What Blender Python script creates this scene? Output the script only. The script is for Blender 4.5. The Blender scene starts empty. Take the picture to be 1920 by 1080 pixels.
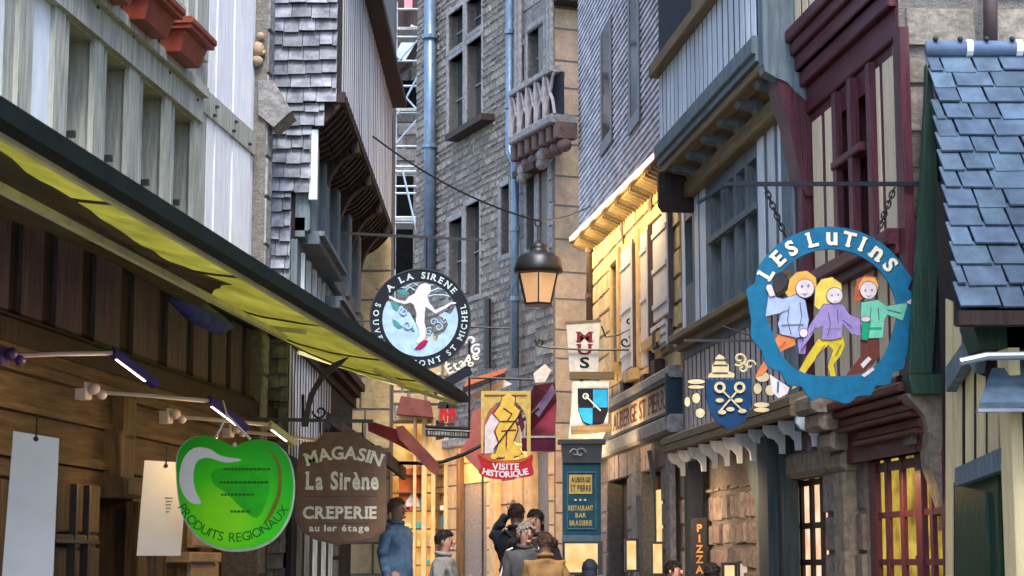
import bpy, bmesh, math, random
from mathutils import Vector, noise as mnoise
random.seed(11)
R = random.random
U = random.uniform
rad = math.radians
sc = bpy.context.scene
col = sc.collection

# ---------------------------------------------------------------- camera
FPX = 3600.0
TILT = math.atan(520 / FPX)
EYE = Vector((0, 0, 1.6))
cd = bpy.data.cameras.new("camera")
cam = bpy.data.objects.new("camera", cd)
col.objects.link(cam)
cam.location = EYE
cam.rotation_euler = (math.pi / 2 + TILT, 0, 0)
cd.sensor_width = 36
cd.lens = 36 * FPX / 1920
cd.clip_end = 500
cd.dof.use_dof = True
cd.dof.focus_distance = 15.0
cd.dof.aperture_fstop = 9.0
sc.camera = cam
# ---------------------------------------------------------------- sky and light
SUN_EL, SUN_ROT = 56, 168
world = bpy.data.worlds.new("World")
sc.world = world
world.use_nodes = True
wn = world.node_tree
wn.nodes.clear()
sky = wn.nodes.new("ShaderNodeTexSky")
sky.sky_type = 'NISHITA'
sky.sun_disc = False
sky.sun_elevation = rad(SUN_EL)
sky.sun_rotation = rad(SUN_ROT)
sky.air_density = 1.0
sky.dust_density = 1.6
sky.ozone_density = 1.2
bg = wn.nodes.new("ShaderNodeBackground")
bg.inputs[1].default_value = 0.15
wo = wn.nodes.new("ShaderNodeOutputWorld")
wn.links.new(sky.outputs[0], bg.inputs[0])
wn.links.new(bg.outputs[0], wo.inputs[0])
sd = bpy.data.lights.new("sun", 'SUN')
sd.energy = 1.15
sd.angle = rad(20)
sd.color = (1.0, 0.93, 0.85)
sun = bpy.data.objects.new("sun", sd)
col.objects.link(sun)
_el, _rt = rad(SUN_EL), rad(SUN_ROT)
_dir = Vector((math.sin(_rt) * math.cos(_el), math.cos(_rt) * math.cos(_el), math.sin(_el)))
sun.rotation_euler = _dir.to_track_quat('Z', 'Y').to_euler()
sc.view_settings.view_transform = 'Standard'
sc.view_settings.look = 'None'
sc.view_settings.gamma = 1
sc.view_settings.exposure = 2.0

# ---------------------------------------------------------------- geometry helpers
def ray(px, py):
    a, b = (px - 960) / FPX, (540 - py) / FPX
    c, s = math.cos(TILT), math.sin(TILT)
    return Vector((a, c - b * s, s + b * c))

class Frame:
    """vertical plane: s runs A to B, z up, o out of the wall towards the street"""
    def __init__(self, A, B):
        self.A = Vector((A[0], A[1], 0))
        d = Vector((B[0] - A[0], B[1] - A[1], 0))
        self.L = d.length
        self.u = d.normalized()
        self.n = Vector((self.u.y, -self.u.x, 0))
    def pt(self, s, z, o=0):
        p = self.A + self.u * s + self.n * o
        return Vector((p.x, p.y, z))
    def hit(self, px, py, o=0):
        d = ray(px, py)
        a = self.A + self.n * o
        t = (a - EYE).dot(self.n) / d.dot(self.n)
        p = EYE + d * t
        return ((p - self.A).dot(self.u), p.z)
    def S(self, px, py=700, o=0):
        return self.hit(px, py, o)[0]
    def Z(self, px, py, o=0):
        return self.hit(px, py, o)[1]
    def P(self, px, py, o=0):
        s, z = self.hit(px, py, o)
        return self.pt(s, z, o)

def CF(Y):
    return Frame((0, Y), (1, Y))

class MB:
    def __init__(self, fr=None):
        self.v, self.f, self.uv, self.mi, self.fr = [], [], [], [], fr or CF(0)
        self.m = 0
        self.cuts = []
    def face(self, pts, uvs=None):
        i = len(self.v)
        self.v += [Vector(p) for p in pts]
        self.f.append(list(range(i, i + len(pts))))
        if uvs is None:
            n = (Vector(pts[1]) - Vector(pts[0])).cross(Vector(pts[2]) - Vector(pts[1]))
            if n.length < 1e-12 and len(pts) > 3:
                n = (Vector(pts[2]) - Vector(pts[1])).cross(Vector(pts[3]) - Vector(pts[2]))
            u, nn = self.fr.u, self.fr.n
            a, b, c = abs(n.dot(u)), abs(n.dot(nn)), abs(n.z)
            A = self.fr.A
            uvs = []
            for p in pts:
                q = Vector(p) - A
                if b >= a and b >= c: uvs.append((q.dot(u), q.z))
                elif a >= c: uvs.append((q.dot(nn), q.z))
                else: uvs.append((q.dot(u), q.dot(nn)))
        self.uv.append(uvs)
        self.mi.append(self.m)
    def solid(self, idxpts, faces):
        self.cuts.append((len(self.v), len(self.f)))
        i = len(self.v)
        self.v += [Vector(p) for p in idxpts]
        u, nn, A = self.fr.u, self.fr.n, self.fr.A
        for f in faces:
            P = [Vector(idxpts[k]) for k in f]
            n = (P[1] - P[0]).cross(P[2] - P[1])
            a, b, c = abs(n.dot(u)), abs(n.dot(nn)), abs(n.z)
            uvs = []
            for p in P:
                q = p - A
                if b >= a and b >= c: uvs.append((q.dot(u), q.z))
                elif a >= c: uvs.append((q.dot(nn), q.z))
                else: uvs.append((q.dot(u), q.dot(nn)))
            self.f.append([i + k for k in f])
            self.uv.append(uvs)
            self.mi.append(self.m)
    def hexa(self, p):
        self.solid(p, [(0, 1, 2, 3), (7, 6, 5, 4), (0, 4, 5, 1), (1, 5, 6, 2), (2, 6, 7, 3), (3, 7, 4, 0)])
    def box(self, s0, s1, z0, z1, o0, o1, ch=0):
        F = self.fr.pt
        if s0 > s1: s0, s1 = s1, s0
        if z0 > z1: z0, z1 = z1, z0
        if ch:      # chamfered front
            b = [F(s0, z0, o0), F(s1, z0, o0), F(s1, z1, o0), F(s0, z1, o0)]
            m = [F(s0, z0, o1 - ch), F(s1, z0, o1 - ch), F(s1, z1, o1 - ch), F(s0, z1, o1 - ch)]
            t = [F(s0 + ch, z0 + ch, o1), F(s1 - ch, z0 + ch, o1), F(s1 - ch, z1 - ch, o1), F(s0 + ch, z1 - ch, o1)]
            fs = [(8, 9, 10, 11)]
            for k in range(4):
                j = (k + 1) % 4
                fs += [(k, j, 4 + j, 4 + k), (4 + k, 4 + j, 8 + j, 8 + k)]
            self.solid(b + m + t, fs)
            return
        self.hexa([F(s0, z0, o1), F(s1, z0, o1), F(s1, z1, o1), F(s0, z1, o1),
                   F(s0, z0, o0), F(s1, z0, o0), F(s1, z1, o0), F(s0, z1, o0)])
    def boxpx(self, px0, px1, z0, z1, o0, o1, py=600, ch=0):
        self.box(self.fr.S(px0, py, o1), self.fr.S(px1, py, o1), z0, z1, o0, o1, ch)
    def poly(self, pts, o0, o1):
        """pts (s,z), any outline, extruded from o0 to o1"""
        ar = sum(pts[i][0] * pts[(i + 1) % len(pts)][1] - pts[(i + 1) % len(pts)][0] * pts[i][1] for i in range(len(pts)))
        if ar < 0: pts = pts[::-1]
        F = self.fr.pt
        n = len(pts)
        P = [F(a, b, o1) for a, b in pts] + [F(a, b, o0) for a, b in pts]
        fs = [tuple(range(n)), tuple(range(2 * n - 1, n - 1, -1))]
        fs += [(i, n + i, n + (i + 1) % n, (i + 1) % n) for i in range(n)]
        self.solid(P, fs)
    def ppx(self, pts, o0, o1):
        self.poly([self.fr.hit(a, b, o1) for a, b in pts], o0, o1)
    def flat(self, pts, o):
        """single-sided sheet in the frame, offset o"""
        ar = sum(pts[i][0] * pts[(i + 1) % len(pts)][1] - pts[(i + 1) % len(pts)][0] * pts[i][1] for i in range(len(pts)))
        if ar < 0: pts = pts[::-1]
        self.solid([self.fr.pt(a, b, o) for a, b in pts], [tuple(range(len(pts)))])
    def fpx(self, pts, o):
        self.flat([self.fr.hit(a, b, o) for a, b in pts], o)
    def bar(self, P, Q, w, h, up=Vector((0, 0, 1))):
        P, Q = Vector(P), Vector(Q)
        d = (Q - P).normalized()
        x = d.cross(up)
        if x.length < 1e-4: x = d.cross(Vector((0, 1, 0)))
        x.normalize()
        y = x.cross(d)
        c = [(-w / 2, -h / 2), (w / 2, -h / 2), (w / 2, h / 2), (-w / 2, h / 2)]
        a = [P + x * i + y * j for i, j in c]
        b = [Q + x * i + y * j for i, j in c]
        self.solid(a + b, [(3, 2, 1, 0), (4, 5, 6, 7), (0, 1, 5, 4), (1, 2, 6, 5), (2, 3, 7, 6), (3, 0, 4, 7)])
    def tube(self, pts, r, n=8, closed=False):
        pts = [Vector(p) for p in pts]
        rs = r if isinstance(r, (list, tuple)) else [r] * len(pts)
        N = len(pts)
        V, fs = [], []
        px = None
        for i, p in enumerate(pts):
            if closed: d = pts[(i + 1) % N] - pts[i - 1]
            else: d = pts[min(i + 1, N - 1)] - pts[max(i - 1, 0)]
            d.normalize()
            if px is None:
                px = d.cross(Vector((0, 0, 1)))
                if px.length < 1e-3: px = d.cross(Vector((0, 1, 0)))
            px = (px - d * px.dot(d)).normalized()
            py = d.cross(px)
            for k in range(n):
                t = 2 * math.pi * k / n
                V.append(p + (px * math.cos(t) + py * math.sin(t)) * rs[i])
        for i in range(N if closed else N - 1):
            j = (i + 1) % N
            for k in range(n):
                l = (k + 1) % n
                fs.append((i * n + k, i * n + l, j * n + l, j * n + k))
        if not closed:
            fs.append(tuple(range(n - 1, -1, -1)))
            fs.append(tuple((N - 1) * n + k for k in range(n)))
        self.solid(V, fs)
    def lathe(self, c, prof, n=16, sq=False):
        V, fs = [], []
        for r, z in prof:
            for k in range(n):
                t = 2 * math.pi * (k + .5) / n
                V.append(Vector((c[0] + r * math.cos(t), c[1] + r * math.sin(t), c[2] + z)))
        for i in range(len(prof) - 1):
            for k in range(n):
                l = (k + 1) % n
                fs.append((i * n + k, i * n + l, (i + 1) * n + l, (i + 1) * n + k))
        fs.append(tuple(range(n - 1, -1, -1)))
        fs.append(tuple((len(prof) - 1) * n + k for k in range(n)))
        self.solid(V, fs)
    def ball(self, c, r, sx=1, sy=1, sz=1, n=8):
        prof = []
        V, fs = [], []
        for i in range(n + 1):
            a = math.pi * i / n
            for k in range(2 * n):
                t = math.pi * k / n
                V.append(Vector((c[0] + r * sx * math.sin(a) * math.cos(t), c[1] + r * sy * math.sin(a) * math.sin(t), c[2] + r * sz * math.cos(a))))
        m = 2 * n
        for i in range(n):
            for k in range(m):
                l = (k + 1) % m
                fs.append(((i + 1) * m + k, (i + 1) * m + l, i * m + l, i * m + k))
        self.solid(V, fs)
    def wall(self, s0, s1, z0, z1, op, o1, depth=.15, back=.3):
        """wall front with real openings op=[(s0,s1,z0,z1)] and their reveals"""
        ss = sorted(set([s0, s1] + [c for a in op for c in (a[0], a[1]) if s0 < c < s1]))
        zz = sorted(set([z0, z1] + [c for a in op for c in (a[2], a[3]) if z0 < c < z1]))
        F = self.fr.pt
        for i in range(len(ss) - 1):
            for j in range(len(zz) - 1):
                a, b, c, d = ss[i], ss[i + 1], zz[j], zz[j + 1]
                ms, mz = (a + b) / 2, (c + d) / 2
                if any(q[0] < ms < q[1] and q[2] < mz < q[3] for q in op): continue
                self.solid([F(a, c, o1), F(b, c, o1), F(b, d, o1), F(a, d, o1)], [(0, 1, 2, 3)])
        for a, b, c, d in op:
            lp = [(a, c), (b, c), (b, d), (a, d)]
            for k in range(4):
                p, q = lp[k], lp[(k + 1) % 4]
                self.solid([F(p[0], p[1], o1), F(p[0], p[1], o1 - depth), F(q[0], q[1], o1 - depth), F(q[0], q[1], o1)], [(0, 1, 2, 3)])
        ob = o1 - back
        lp = [(s0, z0), (s1, z0), (s1, z1), (s0, z1)]
        for k in range(4):
            p, q = lp[k], lp[(k + 1) % 4]
            self.solid([F(p[0], p[1], o1), F(p[0], p[1], ob), F(q[0], q[1], ob), F(q[0], q[1], o1)], [(3, 2, 1, 0)])
        self.solid([F(s0, z0, ob), F(s1, z0, ob), F(s1, z1, ob), F(s0, z1, ob)], [(3, 2, 1, 0)])
    def stones(self, s0, s1, z0, z1, op, o, ch=(.16, .26), bl=(.22, .5), gap=.012, rough=.02, relief=.015):
        """coursed masonry: every block its own chamfered, slightly skewed block"""
        z = z0
        F = self.fr.pt
        while z < z1 - .04:
            h = min(U(*ch), z1 - z)
            if z1 - (z + h) < .07: h = z1 - z
            iv = [(s0, s1)]
            for a, b, c, d in op:
                if d > z + .25 * h and c < z + .75 * h:
                    nv = []
                    for p, q in iv:
                        if b <= p or a >= q: nv.append((p, q)); continue
                        if a > p: nv.append((p, a))
                        if b < q: nv.append((b, q))
                    iv = nv
            for p, q in iv:
                s = p
                while s < q - .02:
                    w = min(U(*bl), q - s)
                    if q - (s + w) < .1: w = q - s
                    g, r = gap / 2, rough
                    e = o + U(0, relief)
                    c4 = [(s + g + U(0, r), z + g + U(0, r)), (s + w - g - U(0, r), z + g + U(0, r)),
                          (s + w - g - U(0, r), z + h - g - U(0, r)), (s + g + U(0, r), z + h - g - U(0, r))]
                    cx, cz = s + w / 2, z + h / 2
                    k = min(.012, w / 5, h / 5)
                    t4 = [(x + (k if x < cx else -k), y + (k if y < cz else -k)) for x, y in c4]
                    V = [F(x, y, o - .02) for x, y in c4] + [F(x, y, e + U(0, .006)) for x, y in t4]
                    self.solid(V, [(4, 5, 6, 7), (0, 1, 5, 4), (1, 2, 6, 5), (2, 3, 7, 6), (3, 0, 4, 7)])
                    s += w
            z += h
    def slates(self, s0, s1, z0, z1, row, wid, o, op=(), th=.012, tilt=.02, jit=.004):
        """hung slates: each a thin tilted slab, lower edge standing proud"""
        F = self.fr.pt
        z = z0
        k = 0
        while z < z1:
            h = min(row * 1.04, z1 - z + .001)
            mz = z + row / 2
            iv = [(s0, s1)]
            for a, b, c, d in op:
                if c < mz < d:
                    nv = []
                    for p, q in iv:
                        if b <= p or a >= q: nv.append((p, q)); continue
                        if a > p: nv.append((p, a))
                        if b < q: nv.append((b, q))
                    iv = nv
            for p, q in iv:
                s = p - U(0, wid * .6)
                while s < q:
                    w = wid * U(.7, 1.25)
                    a, b = max(p, s), min(q, s + w)
                    if b - a > .02:
                        g = .0025
                        zb = z + U(-jit, jit)
                        oo = o + tilt + U(-.003, .003)
                        self.hexa([F(a + g, zb, oo + th), F(b - g, zb + U(-jit, jit) * .5, oo + th), F(b - g, z + h, o + th), F(a + g, z + h, o + th),
                                   F(a + g, zb, oo), F(b - g, zb, oo), F(b - g, z + h, o - .002), F(a + g, z + h, o - .002)])
                    s += w
            z += row
    def each(self, name, mat, parent=None, k=1, smooth=False):
        """every k solids become one object of their own"""
        c = self.cuts[::k] + [(len(self.v), len(self.f))]
        out = []
        for (v0, f0), (v1, f1) in zip(c[:-1], c[1:]):
            q = MB(self.fr)
            q.v = self.v[v0:v1]; q.f = [[i - v0 for i in f] for f in self.f[f0:f1]]
            q.uv = self.uv[f0:f1]; q.mi = self.mi[f0:f1]
            out.append(q.build(name, mat, parent, smooth))
        return out
    def build(self, name, mat, parent=None, smooth=False):
        me = bpy.data.meshes.new(name)
        base = Vector((0, 0, 0))
        p_ = parent
        while p_ is not None:
            base = base + p_.location
            p_ = p_.parent
        me.from_pydata([tuple(v - base) for v in self.v], [], self.f)
        uvl = me.uv_layers.new(name="UVMap")
        k = 0
        for uvs in self.uv:
            for uv in uvs:
                uvl.data[k].uv = uv
                k += 1
        for m in (mat if isinstance(mat, (list, tuple)) else [mat]): me.materials.append(m)
        for p, i in zip(me.polygons, self.mi):
            p.material_index = i
            p.use_smooth = smooth
        me.update()
        o = bpy.data.objects.new(name, me)
        col.objects.link(o)
        if parent is not None:
            o.parent = parent
        return o

def thing(name, label, cat, loc, group=None):
    o = bpy.data.objects.new(name, None)
    o.empty_display_size = .1
    col.objects.link(o)
    o.location = loc
    o['label'] = label
    o['category'] = cat
    if group: o['group'] = group
    bpy.context.view_layer.update()
    return o
def tag(o, label, cat, group=None):
    o['label'] = label
    o['category'] = cat
    if group: o['group'] = group
    return o
def gz(Y): return max(0.0, .03 * (Y - 5))

# ---------------------------------------------------------------- materials
def mat(name, c1, c2=None, rough=.75, sc_=6, bump=.15, island=.0, metal=0, an=(1, 1), dirt=0.0, dirtc=(.05, .045, .04),
        emit=None, es=0, spec=.3, bs=None, trans=0, hue=0, coat=0):
    m = bpy.data.materials.new(name)
    m.use_nodes = True
    nt = m.node_tree
    N, Lk = nt.nodes, nt.links
    N.clear()
    out = N.new("ShaderNodeOutputMaterial")
    b = N.new("ShaderNodeBsdfPrincipled")
    Lk.new(b.outputs[0], out.inputs[0])
    tc = N.new("ShaderNodeTexCoord")
    mp = N.new("ShaderNodeMapping")
    mp.inputs['Scale'].default_value = (an[0], an[1], 1)
    Lk.new(tc.outputs['UV'], mp.inputs[0])
    c2 = c2 or tuple(x * .6 for x in c1)
    nz = N.new("ShaderNodeTexNoise")
    nz.inputs['Scale'].default_value = sc_
    nz.inputs['Detail'].default_value = 8
    nz.inputs['Roughness'].default_value = .62
    Lk.new(mp.outputs[0], nz.inputs['Vector'])
    rp = N.new("ShaderNodeValToRGB")
    rp.color_ramp.elements[0].position = .34
    rp.color_ramp.elements[1].position = .66
    rp.color_ramp.elements[0].color = (*c2, 1)
    rp.color_ramp.elements[1].color = (*c1, 1)
    Lk.new(nz.outputs[0], rp.inputs[0])
    cur = rp.outputs[0]
    if dirt > 0:
        n2 = N.new("ShaderNodeTexNoise")
        n2.inputs['Scale'].default_value = 1.3
        n2.inputs['Detail'].default_value = 10
        n2.inputs['Roughness'].default_value = .7
        Lk.new(tc.outputs['UV'], n2.inputs['Vector'])
        r2 = N.new("ShaderNodeValToRGB")
        r2.color_ramp.elements[0].position = .48
        r2.color_ramp.elements[1].position = .72
        r2.color_ramp.elements[0].color = (0, 0, 0, 1)
        r2.color_ramp.elements[1].color = (dirt, dirt, dirt, 1)
        Lk.new(n2.outputs[0], r2.inputs[0])
        mx = N.new("ShaderNodeMixRGB")
        mx.inputs[2].default_value = (*dirtc, 1)
        Lk.new(r2.outputs[0], mx.inputs[0])
        Lk.new(cur, mx.inputs[1])
        cur = mx.outputs[0]
    if island > 0:
        ge = N.new("ShaderNodeNewGeometry")
        mr = N.new("ShaderNodeMapRange")
        mr.inputs[3].default_value = 1 - island
        mr.inputs[4].default_value = 1 + island
        Lk.new(ge.outputs['Random Per Island'], mr.inputs[0])
        hs = N.new("ShaderNodeHueSaturation")
        Lk.new(mr.outputs[0], hs.inputs['Value'])
        Lk.new(cur, hs.inputs['Color'])
        if hue:
            wv = N.new("ShaderNodeTexWhiteNoise")
            wv.noise_dimensions = '1D'
            Lk.new(ge.outputs['Random Per Island'], wv.inputs['W'])
            m3 = N.new("ShaderNodeMapRange")
            m3.inputs[3].default_value = .5 - hue
            m3.inputs[4].default_value = .5 + hue
            Lk.new(wv.outputs[0], m3.inputs[0])
            Lk.new(m3.outputs[0], hs.inputs['Hue'])
        cur = hs.outputs[0]
    Lk.new(cur, b.inputs['Base Color'])
    b.inputs['Roughness'].default_value = rough
    b.inputs['Metallic'].default_value = metal
    b.inputs['Specular IOR Level'].default_value = spec
    if coat: b.inputs['Coat Weight'].default_value = coat
    if bump:
        bp = N.new("ShaderNodeBump")
        bp.inputs['Strength'].default_value = bump
        bp.inputs['Distance'].default_value = .02
        n4 = N.new("ShaderNodeTexNoise")
        n4.inputs['Scale'].default_value = bs or sc_ * 3
        n4.inputs['Detail'].default_value = 6
        Lk.new(mp.outputs[0], n4.inputs['Vector'])
        Lk.new(n4.outputs[0], bp.inputs['Height'])
        Lk.new(bp.outputs[0], b.inputs['Normal'])
    if emit:
        b.inputs['Emission Color'].default_value = (*emit, 1)
        b.inputs['Emission Strength'].default_value = es
    if trans:
        tr = N.new("ShaderNodeBsdfTranslucent")
        Lk.new(cur, tr.inputs[0])
        ms = N.new("ShaderNodeMixShader")
        ms.inputs[0].default_value = trans
        Lk.new(b.outputs[0], ms.inputs[1])
        Lk.new(tr.outputs[0], ms.inputs[2])
        Lk.new(ms.outputs[0], out.inputs[0])
    return m

def wood(name, c1, c2=None, **k):
    k.setdefault('an', (9, .8)); k.setdefault('sc_', 3); k.setdefault('bump', .25); k.setdefault('island', .12)
    return mat(name, c1, c2, **k)
def woodh(name, c1, c2=None, **k):
    k.setdefault('an', (.8, 9)); k.setdefault('sc_', 3); k.setdefault('bump', .25); k.setdefault('island', .12)
    return mat(name, c1, c2, **k)
M = {}
M['plaster'] = mat('white_plaster', (.80, .85, .93), (.56, .62, .72), sc_=2.2, bump=.2, dirt=.35, dirtc=(.35, .38, .4), bs=30, an=(2, .6))
M['whiteboard'] = wood('white_board', (.84, .86, .90), (.62, .65, .72), dirt=.3, dirtc=(.35, .36, .38))
M['greytimber'] = wood('grey_green_timber', (.46, .47, .42), (.22, .23, .21), dirt=.3)
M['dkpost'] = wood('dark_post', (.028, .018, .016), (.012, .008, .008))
M['purple'] = wood('mauve_panel', (.115, .085, .12), (.05, .036, .056), dirt=.4)
M['brownw'] = woodh('brown_oak', (.105, .068, .036), (.03, .02, .011), bump=.5, dirt=.5, dirtc=(.03, .018, .01))
M['brownv'] = wood('brown_oak_upright', (.125, .08, .042), (.045, .029, .016), bump=.4)
M['reddk'] = wood('dark_ribs', (.05, .03, .025), (.02, .013, .012), bump=.4)
M['terra'] = mat('terracotta', (.27, .055, .03), (.15, .03, .02), sc_=9, bump=.15, rough=.5)
M['greystone'] = mat('grey_granite', (.30, .295, .29), (.13, .13, .135), sc_=14, bump=.6, island=.25, hue=.02, bs=30, dirt=.45, dirtc=(.07, .065, .055))
M['rubble'] = mat('rubble_stone', (.29, .25, .21), (.125, .11, .095), sc_=12, bump=.55, island=.35, hue=.03, bs=26, dirt=.45, dirtc=(.07, .065, .055))
M['mortar'] = mat('mortar', (.20, .185, .165), (.12, .11, .10), sc_=20, bump=.6)
M['tanstone'] = mat('tan_ashlar', (.47, .34, .22), (.33, .24, .16), sc_=7, bump=.5, island=.12, hue=.01, bs=30, dirt=.45, dirtc=(.07, .065, .055))
M['yelstone'] = mat('yellow_stone', (.60, .45, .22), (.42, .30, .15), sc_=9, bump=.5, island=.18, bs=30, dirt=.45, dirtc=(.07, .065, .055))
M['pinkstone'] = mat('pink_granite', (.30, .24, .215), (.13, .105, .095), sc_=11, bump=.7, island=.25, hue=.02, bs=24, dirt=.45, dirtc=(.07, .065, .055))
M['slatew'] = mat('pale_slate', (.62, .61, .64), (.38, .39, .44), sc_=7, bump=.3, island=.3, rough=.6, spec=.6)
M['slategrey'] = mat('weathered_slate', (.29, .305, .345), (.09, .10, .13), sc_=8, bump=.5, island=.32, rough=.7, dirt=.5, dirtc=(.08, .09, .12))
M['slateblue'] = mat('blue_slate', (.095, .15, .215), (.045, .075, .115), sc_=7, bump=.5, island=.28, rough=.62, spec=.35, hue=.012, dirt=.45, dirtc=(.06, .075, .08))
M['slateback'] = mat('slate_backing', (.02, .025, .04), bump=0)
M['bluewood'] = wood('blue_grey_timber', (.17, .22, .25), (.085, .115, .135), dirt=.3)
M['palebd'] = wood('pale_blue_board', (.72, .79, .86), (.52, .59, .66), dirt=.25, dirtc=(.3, .33, .36))
M['creambd'] = wood('cream_board', (.78, .66, .46), (.60, .50, .34), dirt=.2, dirtc=(.35, .28, .2))
M['pinkbd'] = wood('pinkish_board', (.66, .58, .56), (.5, .43, .42), dirt=.3, dirtc=(.3, .25, .22))
M['maroon'] = wood('maroon_timber', (.11, .024, .038), (.045, .012, .02), rough=.45)
M['maroonh'] = woodh('maroon_beam', (.11, .024, .038), (.045, .012, .02), rough=.45)
M['maroonr'] = woodh('red_brown_cornice', (.12, .036, .026), (.055, .017, .014), rough=.5)
M['olive'] = woodh('olive_beam', (.23, .17, .085), (.12, .09, .05))
M['tealpost'] = wood('dark_teal_timber', (.055, .08, .085), (.025, .038, .042))
M['corbel'] = mat('brown_corbel_stone', (.29, .24, .18), (.14, .115, .09), sc_=10, bump=.8, island=.2, bs=24)
M['creamyel'] = wood('yellow_cream_board', (.78, .64, .36), (.62, .50, .27), dirt=.15)
M['signtan'] = mat('pale_tan_board', (.78, .62, .44), (.62, .48, .33), bump=.1)
M['glass'] = mat('dark_glass', (.02, .025, .03), (.035, .045, .05), rough=.08, bump=.03, spec=.8, sc_=2)
M['green'] = wood('dark_green_paint', (.02, .06, .035), (.012, .035, .022), rough=.5)
M['black'] = mat('black_iron', (.012, .013, .016), (.02, .02, .022), rough=.4, bump=.1, spec=.5)
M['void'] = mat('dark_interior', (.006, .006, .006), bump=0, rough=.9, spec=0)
M['bluepipe'] = mat('galvanised_pipe', (.17, .24, .33), (.10, .15, .21), rough=.35, metal=.4, bump=.05)
M['brownpipe'] = mat('brown_downpipe', (.10, .07, .07), (.06, .04, .04), rough=.45, bump=.05)
M['steel'] = mat('scaffold_steel', (.45, .52, .58), (.3, .36, .42), rough=.4, metal=.5, bump=.05)
M['ground'] = mat('paving', (.16, .15, .14), (.10, .095, .09), sc_=3, bump=.6)
M['dkgreenbar'] = mat('dark_green_metal', (.010, .020, .018), (.006, .011, .010), rough=.6, bump=.05, spec=.15)
M['cream_metal'] = mat('cream_metal', (.85, .80, .38), (.6, .55, .3), rough=.4, bump=.02)
M['white'] = mat('white_paint', (.85, .86, .88), (.75, .76, .79), bump=.03, sc_=3)
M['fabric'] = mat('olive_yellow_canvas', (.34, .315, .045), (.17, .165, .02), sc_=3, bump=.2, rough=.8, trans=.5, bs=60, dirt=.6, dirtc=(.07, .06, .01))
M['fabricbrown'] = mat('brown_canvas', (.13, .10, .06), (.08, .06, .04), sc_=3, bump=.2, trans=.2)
M['redcanvas'] = mat('red_canvas', (.20, .03, .035), (.12, .018, .02), trans=.25)
M['redbrown'] = mat('red_brown_wood', (.20, .055, .04), (.11, .03, .024))
M['maroonc'] = mat('maroon_canvas', (.13, .012, .05), (.07, .008, .03), trans=.2, bump=.1)
M['orange'] = mat('orange_canvas', (.65, .17, .05), (.45, .1, .03), trans=.3)
def lamp_mat(name, c, s, c2=None, scl=3):
    m = bpy.data.materials.new(name); m.use_nodes = True
    nt = m.node_tree; nt.nodes.clear()
    o = nt.nodes.new("ShaderNodeOutputMaterial"); e = nt.nodes.new("ShaderNodeEmission")
    e.inputs[1].default_value = s * .42
    tc = nt.nodes.new("ShaderNodeTexCoord"); nz = nt.nodes.new("ShaderNodeTexNoise"); rp = nt.nodes.new("ShaderNodeValToRGB")
    nz.inputs['Scale'].default_value = scl; nz.inputs['Detail'].default_value = 4
    rp.color_ramp.elements[0].position = .35; rp.color_ramp.elements[1].position = .65
    rp.color_ramp.elements[0].color = (*(c2 or c), 1); rp.color_ramp.elements[1].color = (*c, 1)
    nt.links.new(tc.outputs['UV'], nz.inputs['Vector']); nt.links.new(nz.outputs[0], rp.inputs[0])
    nt.links.new(rp.outputs[0], e.inputs[0]); nt.links.new(e.outputs[0], o.inputs[0])
    return m
M['litwarm'] = lamp_mat('lit_window_warm', (1, .62, .25), .55, (.6, .28, .08), 6)
M['litcream'] = lamp_mat('lit_window_cream', (1, .78, .55), .7, (.8, .45, .25), 5)
M['lityellow'] = lamp_mat('lit_window_yellow', (1, .72, .12), .4, (.35, .2, .04), 5)
M['litmenu'] = lamp_mat('lit_menu', (1, .82, .42), .62, (.95, .6, .2), 7)
M['neon'] = lamp_mat('light_strip', (1, .62, .66), 2.0)
M['shop'] = lamp_mat('lit_shop_interior', (1, .65, .22), .6, (.6, .25, .04), 3)
def light(kind, P, e, c, size=.1, rot=None, name='warm_lamp', spot=None):
    d = bpy.data.lights.new(name, kind)
    d.energy = e; d.color = c
    if kind == 'AREA': d.size = size
    else: d.shadow_soft_size = size
    if spot: d.spot_size = rad(spot); d.spot_blend = .7
    o = bpy.data.objects.new(name, d); col.objects.link(o); o.location = P
    if rot is not None: o.rotation_euler = Vector(rot).to_track_quat('-Z', 'Y').to_euler()
    return o

# ---------------------------------------------------------------- wall planes
def lx(Y): return -3.8 + .115 * Y
def rx(Y): return 4.0 - .117 * Y
def dx_(Y): return 3.57 - .10 * Y
FL = Frame((lx(8), 8), (lx(15.6), 15.6))
FH = Frame((-1.42, 15.7), (-1.42, 22.3))
FS = CF(15.7)
FR = Frame((rx(19), 19), (rx(10), 10))
FD = Frame((dx_(25.4), 25.4), (dx_(18.9), 18.9))
FC = Frame((-1.6, 31.5), (.578, 26))
FC2 = Frame((.578, 26), (.578 + FC.n.x * -.58, 26 + FC.n.y * -.58))

# ================================================================ GROUND
g = MB()
for i in range(-2, 60):
    g.face([(-40, i * 2, gz(i * 2)), (40, i * 2, gz(i * 2)), (40, i * 2 + 2, gz(i * 2 + 2)), (-40, i * 2 + 2, gz(i * 2 + 2))])
o = g.build('ground', M['ground']); o['kind'] = 'structure'
g = MB()
for i in range(60, 61):
    g.face([(-200, 122, 3.5), (200, 122, 3.5), (200, 400, 3.5), (-200, 400, 3.5)])
    g.face([(-200, -200, -.02), (200, -200, -.02), (200, -4, -.02), (-200, -4, -.02)])
o = g.build('ground', M['ground']); o['kind'] = 'structure'

def sub(fr, name, m, parent, fn, smooth=False):
    b = MB(fr); fn(b); return b.build(name, m, parent, smooth)

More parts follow.
